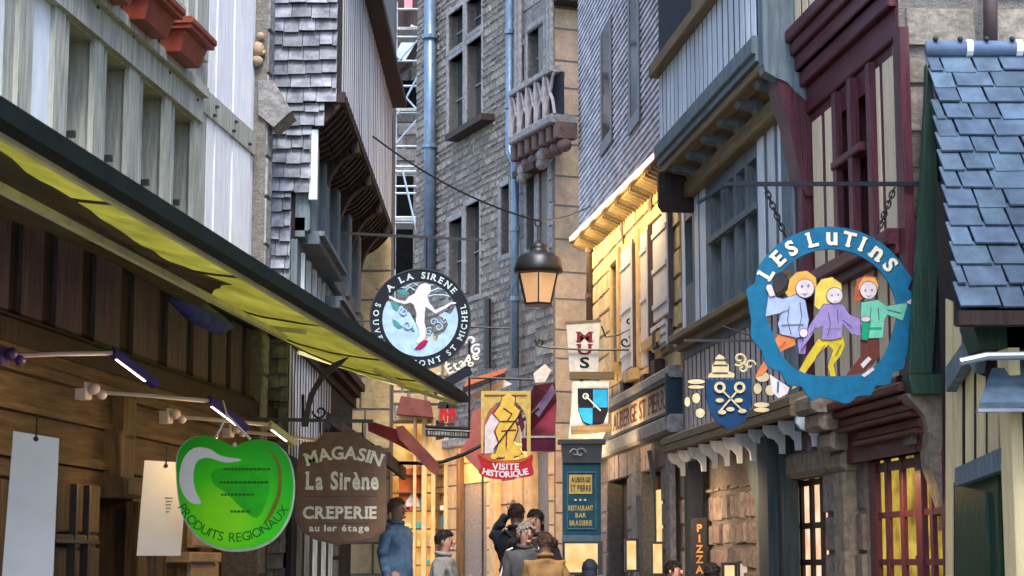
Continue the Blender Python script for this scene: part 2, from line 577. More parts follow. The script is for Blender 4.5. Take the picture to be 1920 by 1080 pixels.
# ================================================================ LEFT HOUSE (white timber house with the awning)
F = FL
A = thing('timber_house', 'white timber-framed house with grey-green window band above the long yellow awning', 'house', F.pt(3.5, 0, -.2))
ZH = 4.66          # underside of the window head
def zl(px, py, o=0): return FL.Z(px, py, o)
ops = []
for a, b in ((118, 173), (191, 239), (261, 309), (322, 363)):
    ops.append((F.S(a, 200), F.S(b, 200), 3.62, 4.72))
# upper storey lights above the head beam
uo = [(F.S(a, 10), F.S(b, 10), 5.45, 6.5) for a, b in ((215, 250), (270, 305), (322, 352), (366, 388))]
b = MB(F); b.wall(-1.5, F.S(474, 300), 3.5, 9.5, ops + uo, 0, depth=.17, back=.4)
b.build('wall', M['plaster'], A)
b = MB(F)
for q in ops + uo:
    b.box(q[0] - .05, q[1] + .05, q[2] - .05, q[3] + .05, -.19, -.165)
b.each('window_glass', M['glass'], A, 1)
for q in ops + uo:      # reveal linings + leaded bars
    b = MB(F)
    b.box(q[1] - .012, q[1] + .03, q[2], q[3], -.165, .02)
    b.box(q[0] - .03, q[0] + .012, q[2], q[3], -.165, .02)
    b.box(q[0], q[1], q[3] - .012, q[3] + .03, -.165, .018)
    b.box(q[0], q[1], q[2] - .03, q[2] + .02, -.165, .018)
    fr_ = b.build('window_frame', M['greytimber'], A)
    c = MB(F)
    for k in range(1, 6):
        z = q[2] + (q[3] - q[2]) * k / 6
        c.box(q[0], q[1], z - .006, z + .006, -.164, -.15)
    c.box((q[0] + q[1]) / 2 - .006, (q[0] + q[1]) / 2 + .006, q[2], q[3], -.163, -.149)
    c.build('glazing_bar', M['black'], fr_)
b = MB(F)
posts = [(30, 56), (98, 117), (174, 190), (240, 260), (310, 321)]
for a, c in posts:
    b.boxpx(a, c, 3.5, 4.72 if a > 60 else 9.4, 0, .035, py=250)
b.boxpx(364, 386, 3.5, 9.4, 0, .037, py=300)
b.boxpx(0, 27, 3.5, 9.4, 0, .006, py=250)
for a, c in ((206, 214), (251, 269), (306, 321), (353, 365)):
    b.boxpx(a, c, 5.3, 9.4, 0, .03, py=20)
b.each('timber_post', M['greytimber'], A, 1)
b = MB(F)
s0, s1 = F.S(-60, 100), F.S(366, 200)
b.box(s0, s1, 4.72, 4.90, 0, .06)
b.box(s0, s1, 4.90, 4.97, 0, .10)
b.box(s0, s1, 4.97, 5.16, 0, .045)
b.box(s0, s1, 5.16, 5.28, 0, .09)
b.build('head_beam', M['greytimber'], A)
b = MB(F)
b.box(s1, F.S(470, 270), 4.82, 5.0, 0, .045)
strap = b.build('strap_beam', M['greytimber'], A)
b = MB(F)
for px, py in ((183, 14), (250, 67), (318, 136), (370, 187), (376, 165), (408, 200), (404, 216), (440, 245), (470, 270), (444, 228)):
    s, z = F.hit(px, py, .06); b.lathe(F.pt(s, z, .055) - Vector((0, 0, .01)), [(.016, 0), (.02, .01), (.012, .02)], 6)
for px in (118, 190, 262, 321):
    for z in (4.05, 3.75):
        s = F.S(px, 500); b.box(s - .03, s, z - .02, z + .02, .0, .05)
b.each('iron_bolt', M['black'], A, 1)
b = MB(F)
for a, c in ((387, 400), (403, 433), (436, 470)):
    b.boxpx(a, c, 3.5, 9.4, 0, .03, py=300)
b.build('upright_board', M['whiteboard'], A)
# storey between: dim boards behind the awning
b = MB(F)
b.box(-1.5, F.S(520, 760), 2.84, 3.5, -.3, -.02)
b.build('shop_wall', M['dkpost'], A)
b = MB(F)
pp = [0, 14, 38, 78, 104, 152, 178, 225, 250, 297, 315, 350, 364, 391, 399, 425, 434, 455]
s = -1.5
for i in range(0, len(pp) - 1, 2):
    b.boxpx(pp[i] if i else -150, pp[i + 1], 2.9, 3.5, -.02, .01, py=620)
b.boxpx(462, 476, 2.9, 3.5, -.02, .012, py=680)
b.build('panel', M['purple'], A)
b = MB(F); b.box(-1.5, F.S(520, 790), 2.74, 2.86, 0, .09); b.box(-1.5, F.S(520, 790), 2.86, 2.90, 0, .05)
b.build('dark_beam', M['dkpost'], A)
b = MB(F)
e = F.S(500, 850)
prof = [(2.74, 2.66, .07), (2.655, 2.6, .10), (2.595, 2.44, .05), (2.435, 2.40, .08), (2.395, 2.22, .035), (2.215, 2.16, .07), (2.155, 2.06, .03)]
for a, c, oo in prof: b.box(-1.5, e, c, a, -.1, oo)
b.build('oak_fascia', M['brownw'], A)
# carved bracket under fascia
s, z = F.hit(228, 845, .1)
b = MB(F)
b.poly([(s - .12, 2.02), (s + .12, 2.02), (s + .15, 2.4), (s - .15, 2.4)], .03, .14)
b.box(s - .18, s + .18, 2.0, 2.12, .03, .20, ch=.02)
b.box(s - .1, s + .1, 2.36, 2.62, .03, .16, ch=.02)
b.build('carved_bracket', M['brownv'], A)
# ground floor
dz = gz(12)
dop = [(F.S(190, 950), F.S(258, 950), -.3, 2.02), (F.S(425, 950), F.S(492, 950), -.3, 1.98)]
b = MB(F); b.wall(-1.5, F.S(520, 950), -.3, 2.06, dop, -.03, depth=.5, back=.55)
b.build('ground_floor_wall', M['brownv'], A)
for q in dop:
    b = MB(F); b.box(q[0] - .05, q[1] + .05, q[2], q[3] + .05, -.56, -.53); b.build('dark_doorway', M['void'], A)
b = MB(F)
for a, c, z0, z1, oo in ((112, 188, 1.78, 2.06, .10), (112, 188, 1.72, 1.77, .13), (112, 170, 1.42, 1.70, .09), (100, 190, 1.36, 1.41, .12), (112, 168, 1.0, 1.35, .08),
                          (0, 14, -.3, 2.04, .05), (172, 190, -.3, 1.7, .05), (262, 275, -.3, 2.0, .06), (340, 356, -.3, 2.0, .06), (420, 424, -.3, 2.0, .05), (495, 503, -.3, 2.0, .05)):
    b.boxpx(a, c, z0, z1, -.03, oo, py=950, ch=.01)
b.build('oak_panelling', M['brownv'], A)
b = MB(F)
for px in (134, 158):
    s = F.S(px, 930, .1); b.box(s - .012, s + .012, .9, 2.05, .09, .135)
for z in (1.74, 1.39): b.boxpx(108, 190, z - .018, z + .0, .1, .14, py=930)
b.build('iron_strap', M['black'], A)
sub(F, 'stone_plinth', M['tanstone'], A, lambda b: (b.boxpx(362, 412, -.3, 1.62, -.03, .10, py=1030, ch=.015), b.boxpx(358, 416, 1.62, 1.69, -.03, .14, py=1030, ch=.01),
                                                 b.boxpx(364, 410, 1.72, 1.9, -.03, .11, py=1030, ch=.015)))
# stone pier at the far end
b = MB(F)
p0, p1 = F.S(474, 300), F.S(512, 300, .12)
b.box(p0, p1, -.3, 9.5, -.4, .10)
b.build('pier_core', M['mortar'], A)
b = MB(F); b.stones(p0, p1, -.3, 9.5, [], .11, ch=(.25, .4), bl=(.25, .45), gap=.006, rough=.004, relief=.006)
FP = CF(F.pt(p0, 0).y)
b.build('stone_pier', M['greystone'], A)
b = MB(F)
c = F.pt(F.S(510, 200, .2), 0, .2)
fp = CF(15.0)
w = MB(fp)
w.ppx([(484, 150), (512, 150), (547, 208), (541, 212), (513, 238), (484, 214)], -.35, .0)
w.build('wedge_corbel', M['greystone'], A)
w = MB(fp)
P = fp.P(484, 92)
w.ball(P, .05, 1, 1, 1.3); w.ball(P + Vector((.02, -.02, .1)), .035); w.ball(P + Vector((-.01, 0, -.1)), .045, 1.2, 1, 1); w.ball(P + Vector((.04, 0, -.03)), .025)
w.build('carved_head', M['tanstone'], A, True)

# flower boxes under the upper windows
def planter(i, px, py, w, lab):
    s, z = F.hit(px, py, .22)
    T = thing('flower_box', lab, 'flower box', F.pt(s, z, .1), 'terracotta flower boxes on the beam')
    b = MB(F); h = .17
    def fr(s0, s1, z0, z1, o0, o1, tp):
        Ft = F.pt
        b.hexa([Ft(s0 + tp, z0, o1 - tp), Ft(s1 - tp, z0, o1 - tp), Ft(s1, z1, o1), Ft(s0, z1, o1), Ft(s0 + tp, z0, o0), Ft(s1 - tp, z0, o0), Ft(s1, z1, o0), Ft(s0, z1, o0)])
    fr(s - w / 2, s + w / 2, z, z + h, .06, .25, .05)
    b.build('box_body', M['terra'], T)
    b = MB(F); b.box(s - w / 2 - .03, s + w / 2 + .03, z + h, z + h + .045, .03, .30, ch=.008); b.box(s - w / 2 - .015, s + w / 2 + .015, z + h - .03, z + h, .04, .285); b.build('rim', M['terra'], T)
    b = MB(F); b.box(s - w / 2 + .02, s + w / 2 - .02, z + h + .045, z + h + .05, .05, .28); b.build('soil', M['brownv'], T)
planter(0, 362, 112, .55, 'terracotta flower box farthest along the white timber house')
planter(1, 298, 54, .56, 'middle terracotta flower box of the row under the upper windows')
planter(2, 226, -12, .58, 'terracotta flower box cut by the top edge of the photo')

# ---------------------------------------------------------------- awning
T = thing('awning', 'long open awning of yellow-green canvas with dark front bar on the left shop', 'awning', F.pt(2.5, 2.9, .1))
OF, ZF = 1.6, 2.94
sA, sB = -4.2, 7.86
rs = [F.hit(px, py, .05) for px, py in ()]
sR = F.S(540, 640, .05)
def awn(mat_, name, v0, v1, sa, sb, dz_=0):
    b = MB(F); n, m = 60, 10
    ts = [i / n for i in range(n + 1)]
    def P(i, j):
        t = ts[i]; v = v0 + ((v1 if not dz_ else v1 * min(1, max(.45, 1 - (sa + (sb - sa) * t - 1.6) * .3))) - v0) * j / m
        s = sa + (sb - sa) * t
        e = 7.86 + (sR - 7.86) * (1 - v) 
        s = min(s, e)
        z = 3.47 + (ZF - 3.47) * v
        sag = .10 * math.sin(math.pi * v) * (.5 + .5 * math.sin(s * 1.9 + 1)) + .035 * mnoise.noise(Vector((s * 1.3, v * 3, dz_))) + .02 * mnoise.noise(Vector((s * 5, v * 2, dz_ + 3)))
        return F.pt(s, z - sag + dz_, .05 + (OF - .05) * v)
    for i in range(n):
        for j in range(m):
            q = [P(i, j), P(i + 1, j), P(i + 1, j + 1), P(i, j + 1)]
            if (q[0] - q[1]).length < 1e-4 or (q[2] - q[3]).length < 1e-4:
                if (q[0] - q[1]).length < 1e-4 and (q[2] - q[3]).length < 1e-4: continue
            b.solid(q, [(0, 1, 2, 3)])
    o = b.build(name, mat_, T, True)
    return o
awn(M['fabric'], 'canvas', 0, 1, sA, 7.9)
awn(M['fabricbrown'], 'shade_sheet', .02, .82, sA, 3.9, -.05)  # brown sheet below the canvas, coloured as the shade on its near underside
b = MB(F)
P0, P1 = F.pt(sA, ZF, OF), F.pt(7.86, ZF, OF)
b.bar(P0, P1, .07, .055)
b.bar(P0 + Vector((0, 0, .03)), P1 + Vector((0, 0, .03)), .05, .03)
b.build('front_bar', M['dkgreenbar'], T)
b = MB(F)
b.bar(P0 + F.n * -.045 + Vector((0, 0, -.035)), P1 + F.n * -.045 + Vector((0, 0, -.035)), .02, .018)
b.build('front_trim', M['cream_metal'], T)
b = MB(F)
def onaw(s, v, d=-.06): return F.pt(s, 3.47 + (ZF - 3.47) * v - .12 * math.sin(math.pi * v) + d, .05 + (OF - .05) * v)
b.bar(onaw(sA, .80, -.08), onaw(3.5, .70, -.06), .03, .03)
b.build('folding_arm', M['cream_metal'], T)
b = MB(F)
for s_ in (-2.5, -.6, 1.3, 3.2, 5.1, 6.6):
    for i_ in range(6): b.bar(onaw(s_, .06 + i_ * .15, .012), onaw(s_, .21 + i_ * .15, .012), .018, .01)
b.each('canvas_seam', M['fabricbrown'], T, 6)
b = MB(F); b.bar(onaw(5.6, .80, -.02), onaw(6.75, .80, -.02), .03, .025); b.build('folding_arm', M['cream_metal'], T)
b = MB(F); b.bar(F.pt(sR + .0, 3.40, .08), F.pt(7.8, ZF - .04, OF - .05), .035, .03); b.build('end_arm', M['cream_metal'], T)
b = MB(F); b.bar(onaw(3.35, .80, -.02), onaw(3.55, .62, -.02), .035, .03); b.build('arm_elbow', M['cream_metal'], T)
b = MB(F); b.box(sA, sR, 3.44, 3.52, .0, .1); b.build('roller_case', M['dkgreenbar'], T)
# small blue tarpaulin tied under the awning
b = MB(F)
s, z = F.hit(335, 560, .25); s2, z2 = F.hit(440, 615, .25)
b.tube([F.pt(s, z + .02, .22), F.pt(s + (s2 - s) * .3, z - .03, .25), F.pt(s + (s2 - s) * .7, (z + z2) / 2 - .04, .25), F.pt(s2, z2 + .01, .22)], [.05, .085, .07, .02], 8)
M['tarp'] = mat('blue_tarpaulin', (.04, .06, .30), (.02, .03, .16), sc_=6, bump=.5)
tag(b.build('rolled_tarpaulin', M['tarp'], None, True), 'rolled blue tarpaulin tied under the yellow awning', 'tarpaulin')

# ---------------------------------------------------------------- floodlights on arms
M['lampblue'] = mat('violet_metal', (.08, .05, .20), (.05, .03, .12), rough=.4, bump=.03)
M['lampcream'] = mat('pale_yellow_metal', (.72, .62, .30), (.55, .45, .2), rough=.4, bump=.03)
M['lampwhite'] = mat('pinkish_white_metal', (.75, .66, .66), (.6, .5, .5), rough=.4, bump=.03)
M['lens'] = lamp_mat('lamp_lens', (1, .85, .75), 5)
def flood(px, py, px2, py2, hm, lab, L=.28):
    s, z = F.hit(px, py, .1)
    T = thing('floodlight', lab, 'floodlight', F.pt(s, z, .09), 'floodlights on arms along the left shop')
    P = F.pt(s, z, .09)
    Y2 = P.y - .02
    Q = EYE + ray(px2, py2) * (Y2 / ray(px2, py2).y)
    b = MB(F); b.box(s - .05, s + .05, z - .05, z + .05, .03, .12, ch=.01); b.ball(P + Vector((.06, -.02, .01)), .035); b.ball(P + Vector((.1, 0, -.02)), .03)
    b.build('mount', M['lampwhite'] if px > 20 else M['lampblue'], T)
    b = MB(F); b.tube([P, P + (Q - P) * .5 + Vector((0, 0, .004)), Q], .012, 8); b.build('arm', M['lampwhite'], T)
    # head hangs away from the viewer and down, throwing light back on the boards
    d = Vector((.25, -.9, -.35)).normalized()
    d = Vector((.55, .35, -.42)).normalized()
    b = MB(F); E = Q + d * L
    b.bar(Q, E, .075, .034); b.bar(Q + Vector((0, 0, .022)), E + Vector((0, 0, .022)) - d * .03, .045, .014)
    hd = b.build('lamp_head', hm, T)
    b = MB(F); dn = Vector((0, -.0, -.019))
    b.bar(Q + d * .02 + dn, E - d * .07 + dn, .022, .006); b.build('lamp_lens', M['lens'], hd)
    return Q, E
Q1 = flood(5, 668, 212, 662, M['lampblue'], 'violet floodlight, nearest of the row under the awning')
Q2 = flood(162, 733, 392, 752, M['lampblue'], 'violet-grey floodlight on the second arm above the blank white panels')
Q3 = flood(316, 780, 505, 797, M['lampcream'], 'pale yellow floodlight just above the green apple sign', .22)
Q4 = flood(432, 807, 600, 826, M['lampcream'], 'pale yellow floodlight shining on the brown crepe sign', .22)
for Q, E in (Q1, Q2, Q3, Q4):
    p = (Q + E) / 2 + Vector((-.05, 0, -.12))
    light('AREA', p, 1.2, (1, .62, .28), .15, (-.9, -.1, -.35), 'floodlight_lamp')
# blank white hanging panels
for i, (pts, Y, lab) in enumerate((([(25, 808), (110, 822), (98, 1100), (2, 1100)], 8.9, 'tall blank white hanging panel at the left edge'),
                                   ([(271, 863), (352, 868), (338, 1042), (256, 1042)], 11.3, 'short blank white panel hanging beside the apple sign'))):
    fr = CF(Y)
    P = fr.P(*pts[0])
    T = thing('hanging_sign', lab, 'sign', P)
    b = MB(fr); b.ppx(pts, -.012, 0); b.build('panel', M['white'], T)
    b = MB(fr); cx_ = (pts[0][0] + pts[1][0]) / 2; cy_ = (pts[0][1] + pts[1][1]) / 2
    q = fr.P(cx_, cy_ + 8, .003); b.ball(q, .012, 1, .5, 1); b.tube([q, q + Vector((0, .01, .12))], .004, 5); b.build('hook', M['black'], T)
    if i:
        b = MB(fr); a, z = fr.hit(318, 935, .002)
        for k in range(5): b.box(a - .03 + U(0, .02), a + U(0, .02), z - .02 * k, z - .02 * k + .008, 0, .002)
        b.build('faint_print', mat('faint_ink', (.35, .36, .5), bump=0), T)
    if i:
        b = MB(fr); b.ppx([(275, 1042), (296, 1042), (296, 1180), (275, 1180)], -.05, -.015); b.build('post', M['brownv'], T)

# ================================================================ SLATE-HUNG HOUSE (left, second)
A = thing('slate_hung_house', 'narrow jettied house with slate-hung flank and pale boards behind the awning', 'house', (-1.8, 17, 0))
b = MB(FS)
xa = FS.S(512, 300)
t1, t2, t3 = FS.S(634, 100), FS.S(585, 300), FS.S(546, 450)
zA = FS.Z(600, 190); zB = FS.Z(585, 238); zC = FS.Z(560, 362); zD = FS.Z(540, 372)
b.poly([(xa - .3, -.2), (t3, -.2), (t3, zC - .02), (t3 + .02, zC), (t2 - .04, zC + .03), (t2, zC + .1), (t2, zB), (t2 + .04, zB + .05), (t1 - .04, zA - .0), (t1, zA + .06), (t1, 9.6), (xa - .3, 9.6)], -.35, 0)
b.build('flank_wall', M['slateback'], A)
b = MB(FS)
rowh = .122
b.slates(xa, t1 - .003, zA - .02, 9.6, rowh, .15, .004, th=.022, tilt=.042, jit=.01)
b.slates(xa, (t1 + t2) / 2, zB, zA - .02, rowh, .14, .004, th=.022, tilt=.042, jit=.01)
b.slates(xa, t2, zC, zB, rowh, .13, .004, th=.022, tilt=.042, jit=.01)
b.slates(xa, t3, .6, zC, rowh, .13, .004, th=.022, tilt=.042, jit=.01)
b.build('hung_slates', M['slategrey'], A)
b = MB(FS); b.box(xa - .25, xa, -.2, 9.6, -.1, .03); b.build('lead_flashing', M['bluepipe'], A)
b = MB(FS); b.box(t2 - .02, t2 + .05, zC - .06, zB - .03, -.03, .035); b.build('corner_board', M['palebd'], A)
zj, ze = 5.49, 7.02
b = MB(FH); b.box(0.03, 6.6, zj, ze + 2.6, -.5, -.01); b.build('upper_wall', M['dkpost'], A)
b = MB(FH)
s = .03
k = 0
while s < 6.55:
    w = U(.10, .17); b.box(s, s + w, zj, ze, -.012, U(-.0085, -.0075)); s += w + U(.07, .12)
b.build('upright_board', M['whiteboard'], A)
b = MB(FH); b.box(.0, 6.75, ze, ze + .09, -.1, .16); b.box(.0, 6.75, ze + .09, ze + .16, -.1, .05); b.build('eave_beam', M['reddk'], A)
b = MB(FH); s = .03
while s < 6.5:
    w = U(.12, .2); b.box(s, s + w, ze + .16, ze + 2.6, -.01, .014); s += w + .05
b.build('upper_board', M['bluewood'], A)
# ribbed cove under the jetty
b = MB(FH)
for i in range(33):
    s = .05 + i * .2
    pr = [(0.0, zj + .02), (-.08, zj - .10), (-.2, zj - .22), (-.36, zj - .3)]
    for (o0, z0), (o1, z1) in zip(pr[:-1], pr[1:]): b.bar(FH.pt(s, z0, o0 - .0), FH.pt(s, z1, o1), .07, .07, FH.u)
b.box(.0, 6.6, zj - .05, zj + .04, -.06, .02)
b.build('cove_rib', M['reddk'], A)
b = MB(FH); b.face([FH.pt(0, zj, -.05), FH.pt(6.6, zj, -.05), FH.pt(6.6, zj - .28, -.40), FH.pt(0, zj - .28, -.40)]); b.build('cove_board', M['dkpost'], A)
# middle storey
b = MB(FH); b.box(.02, 6.5, 3.4, 5.3, -.8, -.38); b.build('middle_wall', M['dkpost'], A)
b = MB(FH)
for s, w in ((.0, .16), (.55, .2), (1.4, .34), (2.6, .24), (3.9, .3), (5.2, .24)):
    b.box(s, s + w, 4.35, 5.22, -.38, -.26, ch=.015)
b.box(0, 6.4, 4.30, 4.46, -.38, -.30)
b.build('middle_post', M['bluewood'], A)
b = MB(FH)       # big brackets carrying the jetty
for s in (1.5, 3.0, 4.5, 5.8):
    for k in range(7):
        t0, t1_ = k / 7, (k + 1) / 7
        b.bar(FH.pt(s, 4.75 + .65 * math.sin(t0 * 1.57), -.38 + .40 * (1 - math.cos(t0 * 1.57))), FH.pt(s, 4.75 + .65 * math.sin(t1_ * 1.57), -.38 + .40 * (1 - math.cos(t1_ * 1.57))), .16, .16, FH.u)
b.each('bracket', M['reddk'], A, 7)
b = MB(FH)      # moulded sill bands with light edges
for s, z in ((.25, 4.28), (2.2, 4.0)):
    b.box(s, s + 2.2, z, z + .07, -.42, -.20, ch=.01); b.box(s, s + 2.25, z + .07, z + .11, -.42, -.16)
b.each('moulding', M['bluewood'], A, 2)
# window band
wops = [(a, a + .36, 3.66, 4.16) for a in (.35, .85, 1.35, 2.1, 2.6, 3.1, 3.9, 4.4)]
b = MB(FH); b.wall(0, 6.3, 3.56, 4.28, wops, -.36, depth=.1, back=.3); b.build('window_wall', M['bluewood'], A)
for q in wops:
    b = MB(FH); b.box(q[0], q[1], q[2], q[3], -.47, -.455); w_ = b.build('window', M['glass'], A)
    c = MB(FH); c.box(q[0] - .05, q[0] - .0, q[2] - .05, q[3] + .05, -.36, -.33); c.box(q[1], q[1] + .05, q[2] - .05, q[3] + .05, -.36, -.335); c.build('window_frame', M['palebd'], w_)
b = MB(FH)
s = .02
while s < 3.7:
    w = U(.08, .14); b.box(s, s + w, 2.5, 3.56, -.42, U(-.4085, -.4075)); s += w + U(.09, .14)
b.build('lower_board', M['whiteboard'], A)
b = MB(FH); b.box(0, 6.3, -.2, 3.58, -.8, -.41); b.build('lower_wall', M['slateback'], A)
b = MB(FH); b.box(2.2, 6.2, 3.56, 3.64, -.42, -.26); b.box(2.2, 6.2, 3.49, 3.56, -.42, -.31); b.build('sill_moulding', M['reddk'], A)
b = MB(FH); b.stones(3.7, 4.4, -.2, 3.1, [], -.38, ch=(.2, .3), bl=(.3, .5)); b.build('stone_post', M['greystone'], A)
b = MB(FH)
for s in (2.3, 2.8): b.box(s, s + .4, 2.4, 2.95, -.36, -.345)
b.each('small_window', M['glass'], A)
b = MB(FH); b.box(0, 3.7, -.2, 2.3, -.41, -.37); b.build('dark_shop_boards', M['slateback'], A)
for s in (.4, 1.0, 1.7, 2.5, 3.2):
    b = MB(FH); b.box(s, s + .03, -.2, 2.2, -.37, -.33); b.build('shopfront_bar', M['greytimber'], A)
# dark tiled canopy
b = MB(FH)
s0, s1 = 3.2, 6.7
z0 = FH.Z(770, 820, .5)
b.hexa([FH.pt(s0, 3.0, -.4), FH.pt(s0, 2.62, .15), FH.pt(s1, 2.62, .15), FH.pt(s1, 3.0, -.4), FH.pt(s0, 3.10, -.4), FH.pt(s0, 2.72, .15), FH.pt(s1, 2.72, .15), FH.pt(s1, 3.1, -.4)])
b.build('tiled_canopy', M['reddk'], A)
b = MB(FH); b.box(s0, s1, 2.58, 2.72, .15, .19); b.build('canopy_edge', M['brownw'], A)

# red shop canopy beyond
T = thing('shop_awning', 'dark red shop awning with a red-brown side edge at the end of the left row', 'awning', (-1.3, 21, 2.3))
b = MB(CF(20)); fr = CF(20.6)
q = [fr.P(690, 785, .4), fr.P(745, 815, .4), fr.P(790, 850, .2), fr.P(760, 830, -1.2), fr.P(690, 790, -1.0)]
b.solid([fr.P(690, 788, 0), fr.P(748, 806, 0), fr.P(790, 858, -.2), fr.P(742, 832, -2.0), fr.P(690, 808, -1.6)], [(0, 1, 2, 3, 4)])
b.build('canvas', M['redcanvas'], T)
b = MB(fr); b.ppx([(742, 800), (756, 798), (822, 868), (820, 893), (806, 884), (748, 822)], -.05, 0); b.build('side_board', M['redbrown'], T)

# tan plaster flank of the third house on the left
A = thing('tan_house', 'narrow tan stone house end seen past the slate-hung house', 'house', (-1.6, 23, 0))
fr = CF(22.6)
b = MB(fr); b.box(-2.4, fr.S(736, 300), -.2, 10.6, -.6, 0); b.build('wall', M['mortar'], A)
b = MB(fr); b.stones(-2.2, fr.S(736, 300) + .004, -.2, 10.6, [], .002, ch=(.3, .5), bl=(.25, .5), gap=.006, rough=.003, relief=.006); b.build('ashlar', M['yelstone'], A)

# ================================================================ BACK of the lane: dark wall and scaffold
A = thing('stone_house', 'dark rubble stone house behind the scaffold at the end of the lane', 'house', (-2, 36, 0))
fr = CF(36)
b = MB(fr); b.box(-4.5, -.6, 0, 16, -1, 0); b.build('wall', M['mortar'], A)
M['darkstone'] = mat('dark_rubble', (.14, .13, .12), (.07, .065, .06), sc_=8, bump=.8, island=.4, hue=.03)
b = MB(fr)
wo_ = [(fr.S(742, 400), fr.S(775, 400), fr.Z(750, 520), fr.Z(750, 330)), (fr.S(745, 200), fr.S(785, 200), fr.Z(750, 230), fr.Z(750, 150))]
b.stones(-4, -.8, .5, 16, wo_, .01, ch=(.16, .3), bl=(.2, .5), relief=.05); b.build('stonework', M['darkstone'], A)
for q in wo_:
    b = MB(fr); b.box(*q, 0, .006); b.build('window', M['void'], A)
b = MB(fr)   # overhanging dark roof edge at the top
b.ppx([(733, -40), (800, -40), (790, 75), (765, 118), (742, 135), (735, 60)], .5, .9); b.build('roof_overhang', M['reddk'], A)
b = MB(fr)
for i in range(3): b.bar(fr.P(742 + i * 7, 108 + i * 2, 1), fr.P(775 + i * 8, 48 + i * 3, 1), .05, .08)
b.build('roof_gutter', M['steel'], A)
b = MB(fr); b.ppx([(758, -30), (773, -30), (773, 18), (758, 18)], 1.1, 1.15); tag(b.build('shop_flag', mat('pink_cloth', (.75, .25, .3)), None), 'small pink and white flag at the top of the scaffold', 'flag')
T = thing('scaffold', 'galvanised scaffold tower with braces standing at the end of the lane', 'scaffold', (-2, 33, gz(33)))
f1 = CF(33)
for px in (741, 795):
    for oo in (0, -.8):
        b = MB(f1); s = f1.S(px, 300, oo); b.tube([f1.pt(s, gz(33), oo), f1.pt(s, 11.5, oo)], .024, 6); b.build('upright', M['steel'], T)
for i, py in enumerate((18, 70, 115, 162, 212, 275, 313, 322, 350, 363, 408, 418)):
    b = MB(f1); z = f1.Z(770, py); b.tube([f1.pt(f1.S(738, 300), z, .02), f1.pt(f1.S(800, 300), z, .02)], .02, 6); b.build('ledger', M['steel'], T)
for a, c in (((745, 215), (790, 130)), ((745, 165), (790, 215)), ((755, 320), (785, 450)), ((742, 270), (790, 215)), ((742, 120), (792, 66))):
    b = MB(f1); b.tube([f1.P(*a, .04), f1.P(*c, .04)], .018, 6); b.build('brace', M['steel'], T)
for py in (212, 418, 60):
    b = MB(f1); z = f1.Z(770, py) + .03; b.box(f1.S(740, 300), f1.S(797, 300), z, z + .05, -.8, .05); b.build('deck', M['greytimber'], T)

# ================================================================ CENTRAL STONE HOUSE
F = FC
A = thing('granite_house', 'tall granite house with mullioned windows and a carved stone balcony at the bend', 'house', F.pt(3, 0, -1))
def rect(F, x0, x1, yb, yt, o=0):
    """opening whose left edge is px x0, right edge px x1, bottom/top taken on its left edge"""
    return (F.S(x0, (yb + yt) / 2, o), F.S(x1, (yb + yt) / 2, o), F.Z(x0, yb, o), F.Z(x0, yt, o))
cw = [rect(F, 842, 869, 264, 115), rect(F, 876, 904, 238, 85), rect(F, 842, 869, 98, 30), rect(F, 876, 904, 66, 5),
      rect(F, 842, 867, 565, 418), rect(F, 874, 900, 560, 388), rect(F, 940, 956, 480, 352),
      rect(F, 990, 1020, 160, 60), rect(F, 968, 984, 160, 95), rect(F, 988, 1003, 470, 330), rect(F, 1012, 1028, 470, 300)]
END = F.L
b = MB(F); b.wall(0, END, -.2, 14, cw, 0, depth=.16, back=.6); b.build('wall', M['mortar'], A)
b = MB(F); zsp = 3.45
b.stones(0, F.S(957, 300), zsp, 14, cw, .004, ch=(.08, .15), bl=(.09, .3), rough=.014, relief=.016); b.build('stonework', M['rubble'], A)
b = MB(F); b.stones(F.S(1005, 600), END - .02, zsp, F.Z(1030, 480), [], .004, ch=(.12, .2), bl=(.16, .36), rough=.02, relief=.03)
b.stones(F.S(966, 600), F.S(1005, 600), zsp, F.Z(1000, 500), [], .004, ch=(.12, .2), bl=(.16, .36), rough=.02, relief=.03)
b.build('stonework', M['rubble'], A)
b = MB(F)
b.stones(F.S(957, 300), END - .02, F.Z(1000, 480), 14, cw, .01, ch=(.3, .42), bl=(.3, .5), gap=.005, rough=.003, relief=.008); b.build('dressed_stone', M['greystone'], A)
M['warmash'] = mat('warm_ashlar', (.52, .36, .18), (.36, .24, .11), sc_=6, bump=.4, island=.1, bs=25)
gw = [(F.S(858, 900), F.S(914, 900), -.2, F.Z(858, 905)), (F.S(1000, 900), F.S(1030, 900), -.2, F.Z(1000, 860))]
b = MB(F); b.stones(0, END - .02, -.2, zsp, gw, .01, ch=(.28, .36), bl=(.35, .7), gap=.006, rough=.003, relief=.01); b.build('ground_floor_ashlar', M['warmash'], A)
for q in cw:
    b = MB(F); b.box(q[0] - .02, q[1] + .02, q[2], q[3], -.17, -.15); w_ = b.build('window', M['glass'], A)
    c = MB(F); t = .09
    c.box(q[0] - t, q[0], q[2] - t, q[3] + t, -.14, .025, ch=.01); c.box(q[1], q[1] + t * .7, q[2] - t, q[3] + t, -.14, .02, ch=.01)
    c.box(q[0], q[1], q[3], q[3] + t, -.14, .023, ch=.01); c.box(q[0], q[1], q[2] - t, q[2], -.14, .03, ch=.01)
    m_ = (q[0] + q[1]) / 2; c.box(m_ - .012, m_ + .012, q[2], q[3], -.15, -.12); c.box(q[0], q[1], (q[2] + q[3]) / 2 - .012, (q[2] + q[3]) / 2 + .012, -.15, -.122)
    c.build('stone_surround', M['greystone'], w_)
